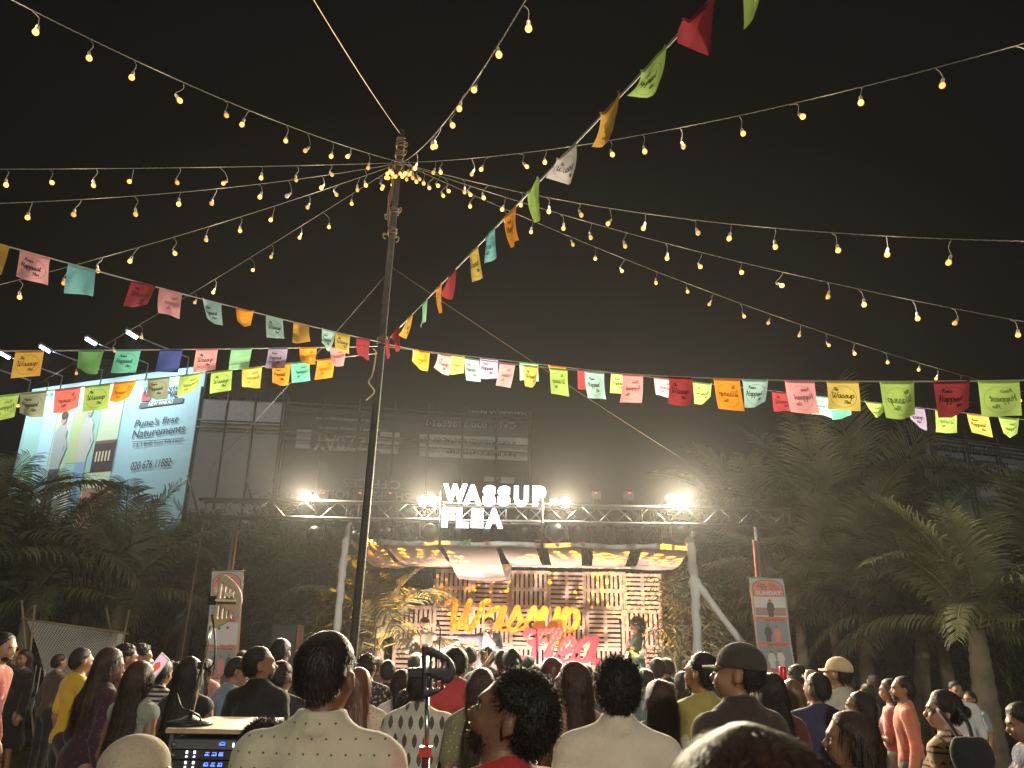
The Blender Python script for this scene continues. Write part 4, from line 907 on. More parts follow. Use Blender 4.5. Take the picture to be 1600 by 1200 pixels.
for (s, bl, br, tl, o, mm) in (("www.ranabizzbay.com", (594, 655), (494, 650), (594, 661), .01, MT), ("SHOPS | OFFICE SPACES", (594, 669), (498, 665), (594, 674), .008, MT), ("BIZZBAY", (594, 681), (490, 680), (594, 704), .02, MT), ("METRO LIFE", (566, 699), (519, 697), (566, 706), .01, MT),
      ("CALL: 020 71966910", (806, 660), (666, 656), (806, 670), .012, MT), ("MAHARERA REGD.", (822, 644), (730, 641), (822, 648), .0, MT), ("& GET ASSURED RENTAL OF \u20b927000 PM*", (806, 690), (620, 680), (806, 698), .008, M_txt), ("PAY JUST \u20b914999 PM*", (806, 704), (698, 699), (806, 714), .012, M_txt),
      ("OFFICES", (626, 751), (535, 747), (626, 765), .02, cm('faint_print', (.26, .28, .29), .7)), ("SHOPS & MORE", (640, 770), (500, 765), (640, 783), .02, cm('faint_print', (.26, .28, .29), .7))): btext(DB, s, bl, br, tl, mm, .03, o)
p1 = pix(1446, 682, 25); p2 = same_z(1640, 708, p1.z)
RB = board('dim advert board reading Unicorn, behind the right palms', 'advert_board', p1, p2, 3.6, mat('dim_board', (.26, .30, .33), .7, var=.08), 'billboard')
scaffold(RB, 4, (.02, .33), d=.3)
btext(RB, "Unicorn: The Ultimate", (1462, 704), (1580, 716), (1463, 690), M_txt, .03, .01); btext(RB, "Phone Destination", (1476, 722), (1575, 731), (1477, 710), M_txt, .03, .01)
patch(RB, 'print_panel', [(1532, 776), (1592, 780), (1590, 728), (1534, 724)], cm('board_lightgrey', (.42, .46, .5), .7), .02); btext(RB, "10* CashBack on", (1530, 750), (1572, 753), (1530, 745), M_txt, .04); btext(RB, "iPhone15", (1558, 778), (1584, 779), (1558, 768), M_txt, .04, .01)
# distant lamps seen as points
# ---------------------------------------------------------------- stage
DECK = pix(755, 964, 15).z - 1.76
M_wood = mat('pallet_wood', (.74, .60, .46), .75, var=.22, vscale=5, bump=.3, bscale=40); M_wood2 = mat('pallet_wood_pink', (.76, .62, .52), .75, var=.2, vscale=5, bump=.3, bscale=40)
b = MB(); x0 = pix(560, 1000, 14).x; x1 = pix(1075, 1000, 14).x
b.box(((x0 + x1) / 2, 15.9, DECK / 2 - .01), (x1 - x0, 4.2, DECK)); st_ = b.build('stage_platform', mat('stage_skirt', (.12, .11, .11), .9)); tag(st_, kind='structure')
b = MB()
for i in range(9): b.box((x0 + (x1 - x0) * (i + .5) / 9, 15.9, DECK + .006), ((x1 - x0) / 9 - .01, 4.2, .02))
tag(b.build('stage_deck', mat('stage_deck_board', (.22, .18, .15), .6, var=.2)), kind='structure')
WY = 17.6; pz = [pix(828, y, WY).z for y in (892, 950, 1009, 1067)]; PW = (pix(1034, 950, WY).x - pix(618, 950, WY).x) / 7; PX0 = pix(618, 950, WY).x; PH = pz[0] - pz[1]
slat_me = {}
def pallet_boards(horizontal):
    out = []; S, Hh = PW * .985, PH * .985
    n = 8
    for i in range(n): # face slats
        f = (i + .5) / n - .5; w_ = 1 / n * .62
        if horizontal: out.append(('slat', (0, -.045, f * Hh), (S, .018, Hh * w_)))
        else: out.append(('slat', (f * S, -.045, 0), (S * w_, .018, Hh)))
    for f in (-.47, 0, .47):
        if horizontal: out.append(('stringer', (f * S, 0, 0), (.075, .07, Hh)))
        else: out.append(('stringer', (0, 0, f * Hh), (S, .07, .075)))
    return out
PB = {}
for hz_ in (True, False):
    L_ = []
    for (nm, c, s) in pallet_boards(hz_):
        b = MB(); b.box((0, 0, 0), s); me = b.mesh(nm); me.materials.append(M_wood if random.random() < .5 else M_wood2); L_.append((nm, c, me))
    PB[hz_] = L_
ordn = ['first', 'second', 'third', 'fourth', 'fifth', 'sixth', 'seventh']
for r_ in range(3):
    for c_ in range(7):
        z = (DECK + PH * .5 + .02) + (2 - r_) * (PH + .0); hz_ = ((r_ + (6 - c_)) % 2 == 0)
        top = ('top', 'middle', 'bottom')[r_]; z = pz[0] - PH * (r_ + .5)
        if r_ == 0 and c_ == 0: continue
        t = empty('pallet', (PX0 + PW * (c_ + .5), WY + random.uniform(-.012, .012), z), f"pallet with {'horizontal' if hz_ else 'vertical'} slats, {ordn[6 - c_]} from the right in the {top} row of the stage wall", 'pallet', 'pale wooden pallets stacked into the stage wall')
        for (nm, c, me) in PB[hz_]:
            o = link(nm, me, t); o.location = Vector(c) + Vector((random.uniform(-.004, .004), random.uniform(-.004, .004), random.uniform(-.004, .004))); o.rotation_euler = (0, random.gauss(0, .006), 0)
# backing posts for the wall
t = empty('wall_brace', (0, WY + .12, 0), 'row of timber posts holding up the pallet wall from behind', 'timber frame')
for c_ in range(8):
    b = MB(); b.box((PX0 + PW * c_, .05, pz[0] / 2 - .1), (.07, .07, pz[0] - .2)); b.build('post', M_wood, t)

# big script letters
def letter_solid(strokes, sc, w, thick, name, m, parent, loc):
    P2 = [[(p[0] * sc, p[1] * sc) for p in spline([(a, c, 0) for a, c in s], 4)] for s in strokes]; A = np.concatenate([np.array(p) for p in P2]); h = .016
    lo = A.min(0) - w - .04; hi = A.max(0) + w + .04; ax = [np.arange(lo[0], hi[0], h), np.arange(-thick - .04, thick + .05, h), np.arange(lo[1], hi[1], h)]
    X, Y, Z = np.meshgrid(*ax, indexing='ij'); X2, Z2 = X[:, 0, :], Z[:, 0, :]; D = np.full(X2.shape, 9.)
    for p in P2:
        for i in range(len(p) - 1):
            a = np.array(p[i]); bb_ = np.array(p[i + 1]) - a; q0, q1 = X2 - a[0], Z2 - a[1]; tt = np.clip((q0 * bb_[0] + q1 * bb_[1]) / (bb_ @ bb_ + 1e-9), 0, 1)
            ww = w * (1.0 + .25 * abs(bb_[1]) / (np.linalg.norm(bb_) + 1e-9)); D = np.minimum(D, np.hypot(q0 - tt * bb_[0], q1 - tt * bb_[1]) - ww)
    F = np.maximum(D[:, None, :], np.abs(Y) - thick); V, Q = nets(F, (ax[0][0], ax[1][0], ax[2][0]), h); me = npmesh(name, V, Q, False); o = link(name, me, parent, m); o.location = loc; return o
M_yl = mat('letter_yellow', (.85, .33, .012), .55, var=.05); M_pk = mat('letter_pink', (.72, .035, .06), .55, var=.06)
SY = 16.6
def word(txt, px0, px1, base_py, sc_px, m, label, w, dy=0.):
    a = pix(px0, base_py, SY); c = pix(px1, base_py, SY); _, tw = script_strokes(txt); sc = (c.x - a.x) / tw; t = empty('script_sign', (a.x, SY + dy, a.z), label, 'sign'); x = 0; sq = lambda q: 1 + (q - 1) * .42 if q > 1 else (q if q > 0 else q * .6)
    for ch in txt:
        adv, st = GL[ch]; letter_solid([[(p + .18 * sq(q), sq(q)) for p, q in s] for s in st], sc, w, .05, 'letter', m, t, (x * sc, 0, 0)); x += adv
    for f in (.15, .5, .85):
        b = MB(); b.box(((c.x - a.x) * f, .45, .25), (.04, .8, .04)); b.build('bracket', M_wood, t)
    return t
word('Wassup', 694, 904, 983, 24, M_yl, 'big yellow script sign reading Wassup in front of the pallet wall', .050)
word('Flea', 818, 930, 1034, 24, M_pk, 'big pink-red script sign reading Flea below the yellow word', .050, -.25)

# canopy: white wrapped frame and cloth strips
M_wrap = mat('white_wrap_cloth', (.82, .86, .90), .8, bump=.6, bscale=14, var=.06); M_can = mat('canopy_cloth', (.72, .67, .62), .85, bump=.25, bscale=9, trans=.45)
CYF = 13.2; cl = pix(548, 850, CYF); crr = pix(1076, 858, CYF); czf = (cl.z + crr.z) / 2
fr = empty('canopy_structure', (cl.x, CYF, 0), 'white cloth wrapped posts and front bar carrying the stage canopy', 'canopy frame')
def wrapped(name, pts, r, seed):
    rr = random.Random(seed); P_ = spline(pts, 8); P_ = [p + Vector((rr.gauss(0, .006), rr.gauss(0, .006), 0)) for p in P_]; b = MB(); b.tube([rel(fr, p) for p in P_], [r * rr.uniform(.82, 1.2) for _ in P_], 9); b.build(name, M_wrap, fr)
g1 = pix(524, 1000, CYF); g1.z = 0; wrapped('post', [pix(549, 818, CYF), pix(540, 850, CYF), pix(534, 900, CYF), pix(527, 975, CYF), Vector((pix(522, 1010, CYF).x, CYF, 0))], .06, 1)
wrapped('post', [pix(1076, 830, CYF), pix(1080, 860, CYF), pix(1085, 910, CYF), pix(1090, 1000, CYF), Vector((pix(1093, 1030, CYF).x, CYF, 0))], .075, 2)
q0 = pix(1084, 900, CYF); q1 = pix(1162, 1003, CYF - .3); k = q0.z / (q0.z - q1.z); wrapped('brace', [q0, q0.lerp(q1, .5) + Vector((-.04, 0, .0)), q0 + (q1 - q0) * k * .98], .055, 3)
b = MB(); P_ = [Vector((cl.x + (crr.x - cl.x) * i / 30, CYF, czf + .03 + .012 * math.sin(i))) for i in range(31)]; b.tube([rel(fr, p) for p in P_], [.045 + .008 * math.sin(i * 2.1) for i in range(31)], 8); b.build('front_bar', M_wrap, fr)
BKL = pix(640, 897, WY - .15); BKR = pix(1028, 897, WY - .15); BZ = pz[0] + .1
b = MB(); b.tube([rel(fr, (BKL.x - .6, WY - .12, BZ)), rel(fr, (BKR.x + .3, WY - .12, BZ))], .03, 6); b.build('rear_bar', M_wrap, fr)
seams = [0, .095, .262, .435, .565, .70, .845, 1.0]; gapw = [.010, .012, .016, .034, .036, .034]
dl = ['leftmost', 'second from left', 'third from left, its back edge bellying down,', 'middle', 'third from right', 'second from right', 'rightmost']
for i in range(7):
    a0 = seams[i] + (.0 if i == 0 else gapw[i - 1] * .5); a1 = seams[i + 1] - (0 if i == 6 else gapw[i] * .5)
    n, m_ = 14, 16; V = []
    for j in range(m_ + 1):
        for k2 in range(n + 1):
            f = k2 / n; v = j / m_; u = a0 + (a1 - a0) * f
            fx = cl.x + (crr.x - cl.x) * u; bx = (BKL.x - .5) + (BKR.x - BKL.x + .7) * (u ** .95); x = fx + (bx - fx) * v
            if i == 0: x = max(x, cl.x + .02)
            y = CYF - .02 + (WY - .12 - CYF) * v; z = czf + (BZ - czf) * v; sag = (.22, .18, .42, .12, .14, .12, .16)[i]
            z -= sag * math.sin(math.pi * v ** (1.0 if i != 2 else 1.6)) * (.92 + .08 * math.sin(math.pi * f)) + (.02 * math.sin(math.pi * f)) * math.sin(math.pi * v)
            z += .008 * math.sin(v * 21 + u * 40) * math.sin(math.pi * v)
            V.append((x - cl.x, y - CYF, z - czf))
    t = empty('canopy_cloth', (cl.x, CYF, czf), f'{dl[i]} pale cloth strip of the stage canopy', 'cloth strip', 'pale cloth strips of the canopy'); b = MB()
    b.poly(V, [(j * (n + 1) + k, j * (n + 1) + k + 1, (j + 1) * (n + 1) + k + 1, (j + 1) * (n + 1) + k) for j in range(m_) for k in range(n)], True); b.build('sheet', M_can, t)
# small paper ties on the bar
for i, (px, c) in enumerate(((556, 'pink'), (592, 'mint'), (722, 'mint'), (731, 'mint'), (757, 'pink'), (840, 'pink'), (910, 'pink'))):
    p = pix(px, 848 + (px - 548) * .016, CYF - .08); b = MB(); rr = random.Random(i)
    for k in range(5):
        q = [Vector((rr.uniform(-.09, .09), rr.uniform(-.04, 0), rr.uniform(-.04, .1))) for _ in range(3)]; b.poly(q, [(0, 1, 2)])
    o = b.build('paper_tie', FM[c]); o.location = p; tag(o, f"small {'pink' if c == 'pink' else 'green'} paper tie on the canopy bar, {ordn[i]} from the left", 'paper tie', 'paper ties on the canopy bar')

# truss
M_truss = mat('truss_aluminium', (.26, .255, .25), .45, .7); TY = 12.4; ta = pix(316, 800, TY); tb = pix(1228, 805, TY); TZ = (ta.z + tb.z) / 2; TH = .27
tr = empty('lighting_truss', (ta.x, TY, TZ), 'long silver box truss across the stage front carrying the lights and the sign', 'truss'); TL_ = tb.x - ta.x
for (dy, dz) in ((-TH / 2, -TH / 2), (TH / 2, -TH / 2), (-TH / 2, TH / 2), (TH / 2, TH / 2)):
    b = MB(); b.tube([(-.03, dy, dz), (TL_ + .03, dy, dz)], .022, 8); b.build('chord', M_truss, tr)
nb = 34; bme = None
for i in range(nb):
    xa = TL_ * i / nb; xb = TL_ * (i + 1) / nb; s = 1 if i % 2 else -1
    for (face, dy) in (('f', -TH / 2), ('b', TH / 2)):
        q = s * (1 if face == 'f' else -1); b = MB(); b.tube([(xa, dy, -q * TH / 2), (xb, dy, q * TH / 2)], .010, 5); b.build('brace', M_truss, tr)
    b = MB(); b.tube([(xa, -TH / 2, -TH / 2), (xb, TH / 2, -TH / 2)][::s], .008, 5); b.build('brace', M_truss, tr)
for xx in [0, TL_ * .25, TL_ * .27, TL_ * .5, TL_ * .52, TL_ * .75, TL_ * .77, TL_]:
    for dy in (-TH / 2, TH / 2):
        b = MB(); b.tube([(xx, dy, -TH / 2), (xx, dy, TH / 2)], .012, 5); b.build('upright', M_truss, tr)
M_leg = mat('truss_leg_red', (.42, .16, .10), .6, .2, var=.25); M_legs = mat('truss_leg_steel', (.25, .26, .28), .5, .6)
for (px, lab) in ((363, 'left'), (1183, 'right')):
    x = pix(px, 850, TY).x; t = empty('truss_stand', (x, TY, 0), f"crank stand holding up the truss behind the {'SATURDAY' if lab == 'left' else 'SUNDAY'} banner", 'stand', 'crank stands under the truss')
    b = MB(); b.tube([(0, 0, .05), (0, 0, TZ - TH / 2)], .035, 8); b.build('mast', M_legs, t); b = MB(); b.tube([(-.06 if lab == 'right' else .06, -.02, .6), (-.06 if lab == 'right' else .06, -.02, TZ - .35)], .018, 6); b.build('winch_tube', M_leg, t)
    for a in range(4):
        b = MB(); d = Vector((math.cos(a * 1.571 + .78), math.sin(a * 1.571 + .78), 0)); b.tube([Vector((0, 0, .5)), d * .7 + Vector((0, 0, .03))], .02, 6); b.build('leg', M_legs, t)
rope_line('thin cord hanging from the left truss end to the grass', pix(318, 815, TY), Vector((pix(283, 1010, TY).x, TY, 0)), .012, M_jute, 'cord', .0)
# fixtures
M_black = mat('fixture_black', (.018, .018, .02), .45, var=.1); M_lens = mat('lens_glass', (.03, .03, .035), .1, spec=.8); M_hot = emit('floodlight_hot', (1, .88, .62), 60, False); M_red = emit('red_led', (1, .12, .05), 3, False); M_white = mat('white_plastic', (.7, .7, .68), .5)
def flood(px, py, label, w, r, aim, tgt):
    p = pix(px, py, TY); t = empty('stage_flood', p, label, 'floodlight', 'paired floodlights shining off the truss'); b = MB(); M3 = frame(Vector((aim, -1, -.22)))
    b.lathe([(r * .55, -.22), (r * 1.05, -.16), (r * 1.1, 0), (r * .98, .01)], (0, 0, 0), 16, M3); b.build('housing', M_black, t)
    b = MB(); b.lathe([(r * .97, .004), (r * .6, .03), (.0001, .04)], (0, 0, 0), 16, M3); b.build('lamp_face', M_hot, t)
    b = MB(); b.tube([(-r * 1.15, .1, 0), (-r * 1.15, .12, -r * 1.3), (r * 1.15, .12, -r * 1.3), (r * 1.15, .1, 0)], .012, 5); b.build('yoke', M_black, t)
    b = MB(); b.tube([(0, .12, -r * 1.3), (0, .14, rel(t, Vector((0, 0, TZ + TH / 2))).z)], .014, 5); b.build('clamp', M_black, t)
    spot('flood_light', Vector((aim * .06, -.09, -.02)), Vector(tgt) - Vector(p), w, 165, .9, (1, .84, .58), r * .7, t)
FW = 2100
for a in [(480, 777, 'floodlight over the left white post, larger of the leftmost pair', FW, .085, -.3, (-4, 0, 1)), (492, 778, 'floodlight over the left white post, smaller of the leftmost pair', FW * .4, .05, .1, (-1, 0, 1)),
          (661, 783, 'floodlight left of the glowing sign, left one of its pair', FW, .085, -.1, (-1, 0, 1)), (677, 783, 'floodlight touching the W of the glowing sign', FW, .085, .1, (1, 0, 1)),
          (868, 784, 'floodlight touching the P of the glowing sign, smaller one', FW * .4, .05, -.1, (-1, 0, 1)), (883, 785, 'floodlight right of the glowing sign, larger of its pair', FW, .085, .1, (2, 0, 1)),
          (1050, 781, 'floodlight over the right white post, left one of its pair', FW, .08, .05, (1, 0, 1)), (1063, 781, 'floodlight over the right white post, right one of its pair', FW, .08, .4, (6, 0, 1))]: flood(*a)
def mover(px, py, Y, label, s=.17, tgt=(0, 17, 2)):
    p = pix(px, py, Y); t = empty('moving_head', p, label, 'stage light', 'moving head lights hung under the truss'); d = (Vector(tgt) - p).normalized(); M3 = frame(d); top = TZ - TH / 2 - p.z
    b = MB(); b.box((0, 0, s * 1.25), (s * 1.35, s * .9, s * .45)); b.build('base', M_black, t)
    b = MB(); 
    for sx in (-1, 1): b.box((sx * s * .82, 0, s * .42), (s * .18, s * .4, s * 1.5))
    b.build('yoke', M_black, t)
    b = MB(); b.lathe([(.0001, -s * .95), (s * .45, -s * .9), (s * .66, -s * .5), (s * .72, 0), (s * .70, s * .6), (s * .55, s * .75)], (0, 0, 0), 16, M3); b.build('head', M_black, t)
    b = MB(); b.lathe([(s * .55, s * .74), (s * .3, s * .8), (.0001, s * .83)], (0, 0, 0), 14, M3); b.build('lens', M_lens, t)
    b = MB(); b.tube([(0, 0, s * 1.4), (0, 0, top)], .02, 6); b.build('clamp', M_truss, t)
    return t, d, s
MV = []
for a in [(492, 835, TY, 'moving head light left of the left white post', .17, (-4, 17, 2)), (560, 838, TY, 'moving head light just right of the tall pole', .15, (-2, 17, 2)), (604, 832, TY, 'dim moving head light left of the glowing sign', .14, (-1, 17, 3)), (672, 832, TY, 'moving head light under the F of the glowing sign', .19, (-1.5, 17.5, 2.5)),
          (869, 832, TY, 'moving head light hung below the P of the glowing sign', .2, (.5, 17.5, 3)), (1062, 832, TY, 'moving head light beside the right white post', .19, (2.6, 17.5, 2.2))]: MV.append(mover(*a))
for i, px in enumerate((520, 632, 715, 762, 823, 905, 953, 1000)):
    p = pix(px, 831, TY + .1); t = empty('par_light', p, f"small par can with a red indicator hung from the truss, {(ordn + ['eighth'])[i]} from the left", 'stage light', 'small par lights under the truss')
    M3 = frame(Vector((0, .8, -.6))); b = MB(); b.lathe([(.0001, -.11), (.07, -.1), (.09, .08), (.085, .09)], (0, 0, 0), 12, M3); b.build('can', M_black, t); b = MB(); b.lathe([(.083, .085), (.0001, .09)], (0, 0, 0), 12, M3); b.build('lens', M_lens, t)
    b = MB(); b.box((0, -.1, -.0), (.035, .01, .012)); b.build('indicator', M_red, t); b = MB(); b.tube([(0, 0, .1), (0, 0, TZ - TH / 2 - p.z)], .012, 5); b.build('clamp', M_truss, t)
for i, px in enumerate((506, 563, 610, 931, 983)):
    p = pix(px, 771, TY); o = empty('blinder_box', p, f"small black fixture with red light standing on the truss, {ordn[i]} from the left", 'stage light', 'small fixtures standing on the truss'); b = MB(); b.box((0, .05, -.03), (.16, .14, .12)); b.tube([(0, .05, -.09), (0, .05, TZ + TH / 2 - p.z)], .012, 5); b.build('can', M_black, o); b = MB(); b.box((0, -.03, 0), (.035, .012, .014)); b.build('indicator', M_red, o)
# the lamps' own beams
cone_col = (1, .60, .10)
def beam(i, tgt, w, size, rings, npet, off=(0, 0, 0)):
    t, d, s = MV[i]; p = Vector(t.location); dd = (Vector(tgt) - p).normalized(); o = spot('pattern_light', dd * s * 1.0 + Vector(off), Vector(tgt) - p, w, size, .15, cone_col, .012, t); gobo(o, rings, npet)
wx = lambda px, py: on_plane(px, py, Vector((0, WY, 0)), Vector((0, 1, 0)))
beam(3, wx(730, 950), 150, 44, 6, 9); beam(4, wx(880, 930), 150, 42, 6, 9); beam(5, wx(1010, 950), 600, 42, 6, 8); beam(1, pix(600, 930, 15.5), 1500, 44, 4, 7)
# uplights added at the stage front for patterns the truss beams cannot reach
M_upl = M_black
for i, (px, tx, ty_, lab, dy_, wt) in enumerate(((700, 650, 860, 'at the left canopy strips', 1.3, 3600), (880, 890, 866, 'at the middle canopy strips', 1.3, 3600), (990, 985, 868, 'at the right canopy strips', 1.3, 3600), (720, 735, 908, 'at the left part of the pallet wall', 4.2, 3600), (855, 885, 902, 'at the middle of the pallet wall', 4.2, 3600), (1040, 1000, 915, 'at the right part of the pallet wall', 4.2, 4200), (640, 600, 950, 'at the small palm', 2.2, 1100))):
    p = Vector((pix(px, 1000, 14.3).x, 14.25, DECK + .14)); t = empty('added_floor_light', p, f'added pattern light on the stage edge aimed {lab}', 'stage light', 'added pattern lights on the stage floor'); b = MB(); b.box((0, 0, -.09), (.26, .26, .09)); b.build('base', M_black, t)
    tg = pix(tx, ty_, CYF + dy_); d = (tg - p).normalized(); M3 = frame(d); b = MB(); b.lathe([(.0001, -.1), (.1, -.08), (.1, .1), (.09, .12), (.0001, .11)], (0, 0, .03), 14, M3); b.build('head', M_black, t)
    o = spot('pattern_light', d * .16, tg - p, wt, 46 if i < 3 else 27, .1, cone_col, .03 if i < 3 else .015, t); gobo(o, 4 if i < 3 else 6, 9)
# wash lights added on the floor to brighten wall, performers and canopy
for i, (px, w) in enumerate(((660, 640), (762, 620), (905, 620), (1005, 640))):
    x_ = pix(px, 1000, 14.2).x; t = empty('added_floor_wash', (x_, 14.12, DECK + .02), f'added black wash light on the stage front edge, {ordn[i]} from the left', 'stage light', 'added wash lights along the stage front'); b = MB(); b.box((0, 0, .05), (.3, .12, .09)); b.build('housing', M_black, t); b = MB(); b.box((0, .04, .1), (.26, .05, .008)); b.build('lamp_face', emit('wash_face', (1, .7, .6), 8, False), t); spot('wash_light', (0, .06, .14), (0, 2.6, 1.9), w, 150, .9, (1, .70, .60), .1, t)

# glowing block sign
M_sign = emit('sign_white', (1, .96, .88), 7, False); M_side = mat('sign_side', (.6, .6, .58), .5)
SGY = 12.05; sg = pix(693, 757, SGY); sign = empty('letter_sign', (sg.x, SGY, sg.z), 'glowing white block letters reading WASSUP FLEA on the truss', 'sign')
for (ch, xa, xb, yt, yb) in [('W', 692, 730, 757, 786), ('A', 724, 753, 758, 788), ('S', 754, 775, 759, 790), ('S', 777, 798, 760, 790), ('U', 803, 826, 760, 791), ('P', 832, 853, 760, 790), ('F', 690, 711, 794, 823), ('L', 713, 733, 794, 824), ('E', 736, 756, 795, 824), ('A', 758, 786, 795, 825)]:
    V, Fc = tmesh(ch, .058, .5); lo, hi = V.min(0), V.max(0); a = on_plane(xa, yb, Vector((0, SGY, 0)), Vector((0, 1, 0))); c = on_plane(xb, yt, Vector((0, SGY, 0)), Vector((0, 1, 0)))
    b = MB(); b.poly([rel(sign, (a.x + (c.x - a.x) * (v[0] - lo[0]) / (hi[0] - lo[0]), SGY - v[2] * .08, a.z + (c.z - a.z) * (v[1] - lo[1]) / (hi[1] - lo[1]))) for v in V], Fc); b.build('letter', M_sign, sign)
for px in (690, 847):
    p = pix(px, 765, SGY); b = MB(); q = pix(px, 858, SGY); b.tube([rel(sign, (p.x, SGY + .07, p.z)), rel(sign, (p.x, SGY + .07, q.z))], .022, 6); b.build('rail', M_black, sign)
for py in (779, 792, 813):
    p = pix(690, py, SGY); q = pix(850, py, SGY); b = MB(); b.tube([rel(sign, (p.x, SGY + .06, p.z)), rel(sign, (q.x, SGY + .06, p.z))], .008, 5); b.build('rail', M_black, sign)
pointl('sign_light', rel(sign, (pix(770, 790, SGY).x, SGY - .6, TZ)), 20, (1, .95, .85), .35, sign)


# ---------------------------------------------------------------- day banners
M_bn = cm('banner_grey', (.50, .53, .52), .7, var=.08, vscale=2); M_bp = cm('banner_pink', (.78, .30, .28), .7); M_bd = cm('banner_dark', (.12, .10, .12), .7); M_bw = cm('banner_white', (.75, .75, .75), .7); M_bb2 = cm('banner_blue', (.30, .36, .42), .7); M_bs = cm('banner_skin', (.35, .2, .14), .7)
def day_banner(L0, R0, L1, R1, day, times, Y, label, n_pan):
    # corners in pixels: top-left, top-right, bottom-left, bottom-right
    a, c = pix(*L0, Y), pix(*R0, Y); e = pix(*L1, Y); f_ = pix(*R1, Y); t = empty('day_banner', (a.x, Y, 0), label, 'banner')
    O = Vector((a.x, Y, (a.z + c.z) / 2)); Wd = (c.x - a.x); xb = e.x - a.x; Hh = O.z - (e.z + f_.z) / 2
    def P(u, v, l=0.): return rel(t, O + Vector((Wd * u + xb * v + .01 * math.sin(v * 7), -l - .003 * math.sin(v * 9), -Hh * v)))
    b = MB(); n = 24; V = [P(i / 3, j / n) for j in range(n + 1) for i in range(4)] ; b.poly(V, [(j * 4 + i, j * 4 + i + 1, (j + 1) * 4 + i + 1, (j + 1) * 4 + i) for j in range(n) for i in range(3)], True); b.build('sheet', M_bn, t)
    V2 = [P(i / 3, j / n, -.01) for j in range(n + 1) for i in range(4)]
    def quad(u0, v0, u1, v1, m, l=.004, name='print'):
        k = 6; b = MB(); b.poly([P(u0 + (u1 - u0) * i, v0 + (v1 - v0) * j / k, l) for j in range(k + 1) for i in (0, 1)], [(2 * j, 2 * j + 1, 2 * j + 3, 2 * j + 2) for j in range(k)]); return b.build(name, m, t)
    def txt(s, u0, v0, u1, v1, m, o=0., l=.016):
        V, Fc = tmesh(s, o); lo, hi = V.min(0), V.max(0); b = MB(); b.poly([P(u0 + (u1 - u0) * (v[0] - lo[0]) / (hi[0] - lo[0]), v1 + (v0 - v1) * (v[1] - lo[1]) / (hi[1] - lo[1]), l) for v in V], Fc); b.build('lettering', m, t)
    # arch
    ar = [(.06, .185)] + [(.5 - .44 * math.cos(x), .09 - .075 * math.sin(x)) for x in [math.pi * i / 16 for i in range(17)]] + [(.94, .185)]
    b = MB(); b.poly([P(u, v, .008) for u, v in ar], [tuple(range(len(ar)))]); b.build('print', M_bp, t)
    b = MB(); 
    for i in range(len(ar) - 1): b.tube([P(*ar[i], .010), P(*ar[i + 1], .010)], .005, 4, cap=False)
    b.build('print', M_bd, t)
    txt('The', .2, .05, .42, .075, M_bd, .0); txt('Wassup', .16, .075, .48, .10, M_bd, .01); txt('Flea', .3, .1, .45, .12, M_bd)
    for i, s in enumerate(('FOOD', 'MUSIC', 'SHOPPING', 'EVERY WEEKEND')): txt(s, .54, .05 + .018 * i, .7 + .06 * i, .062 + .018 * i, M_bd)
    txt(day, .12, .130, .88, .172, M_bw, .04)
    v = .19
    for k in range(n_pan):
        h = .175 if n_pan == 4 else .20; quad(.05, v, .95, v + h, (M_bb2, M_bw)[k % 2] if day != 'SUNDAY' else (M_bw, M_bb2, M_bb2)[k], .004)
        rr = random.Random(k + n_pan)
        if day == 'SUNDAY' and k == 0: quad(.06, v + h * .55, .94, v + h * .95, cm('banner_crowd', (.45, .28, .28), .7), .006)
        for m_ in range((1, 2, 2, 3)[k] if day == 'SUNDAY' else (2, 2, 3, 3)[k]):
            cxx = .5 + (m_ - ((1, 2, 2, 3)[k] - 1) / 2 if day == 'SUNDAY' else m_ - ((2, 2, 3, 3)[k] - 1) / 2) * .26; top = v + .02 + rr.uniform(0, .03)
            b = MB(); b.poly([P(cxx + .045 * math.cos(x), top + .011 + .013 * math.sin(x), .010 + .001 * m_) for x in [2 * math.pi * i / 12 for i in range(12)]], [tuple(range(12))]); b.build('print', M_bs, t)
            sh = rr.choice((M_bd, M_bp, M_bw)) if k else M_bd; b = MB(); b.poly([P(cxx + x * 1.0, top + y, .009 + .001 * m_) for x, y in ((-.05, .026), (.05, .026), (.10, .05), (.12, .10), (.08, .11), (.07, h - .025), (-.07, h - .025), (-.08, .11), (-.11, .10), (-.09, .05))], [tuple(range(10))]); b.build('print', sh, t)
        v += h
        if v < .9: quad(.04, v + .003, .96, v + .048, M_bp, .006); txt(times[k][0], .1, v + .008, .9, v + .022, M_bs, .0); txt(times[k][1], .3, v + .027, .85, v + .044, M_bd, .01)
        v += .05
    b = MB(); b.tube([rel(t, O + Vector((-.03, .02, .01))), rel(t, O + Vector((Wd + .03, .02, .01)))], .014, 6); b.build('top_bar', M_legs, t)
    for u in (.02, .98):
        q0 = O + Vector((Wd * u, .025, .05)); q1 = O + Vector((Wd * u + xb * 1.0, .025, -Hh)); q2 = q1 + (q1 - q0) * ((q1.z) / max(.01, q0.z - q1.z)); b = MB(); b.tube([rel(t, q0), rel(t, q2)], .014, 6); b.build('pole', M_leg, t)
day_banner((331, 893), (380, 893), (316, 1090), (367, 1090), 'SATURDAY', [('OPEN MIC', '4:00 TO 5:00'), ('FLEA BEATS', '5:00 TO 6:00'), ('LIVE SESSIONS', '6:00 TO 6:30'), ('THE BAND', '7:00 TO 8:30')], 12.1, 'pink and grey banner headed SATURDAY on the left, behind a paddle antenna', 4)
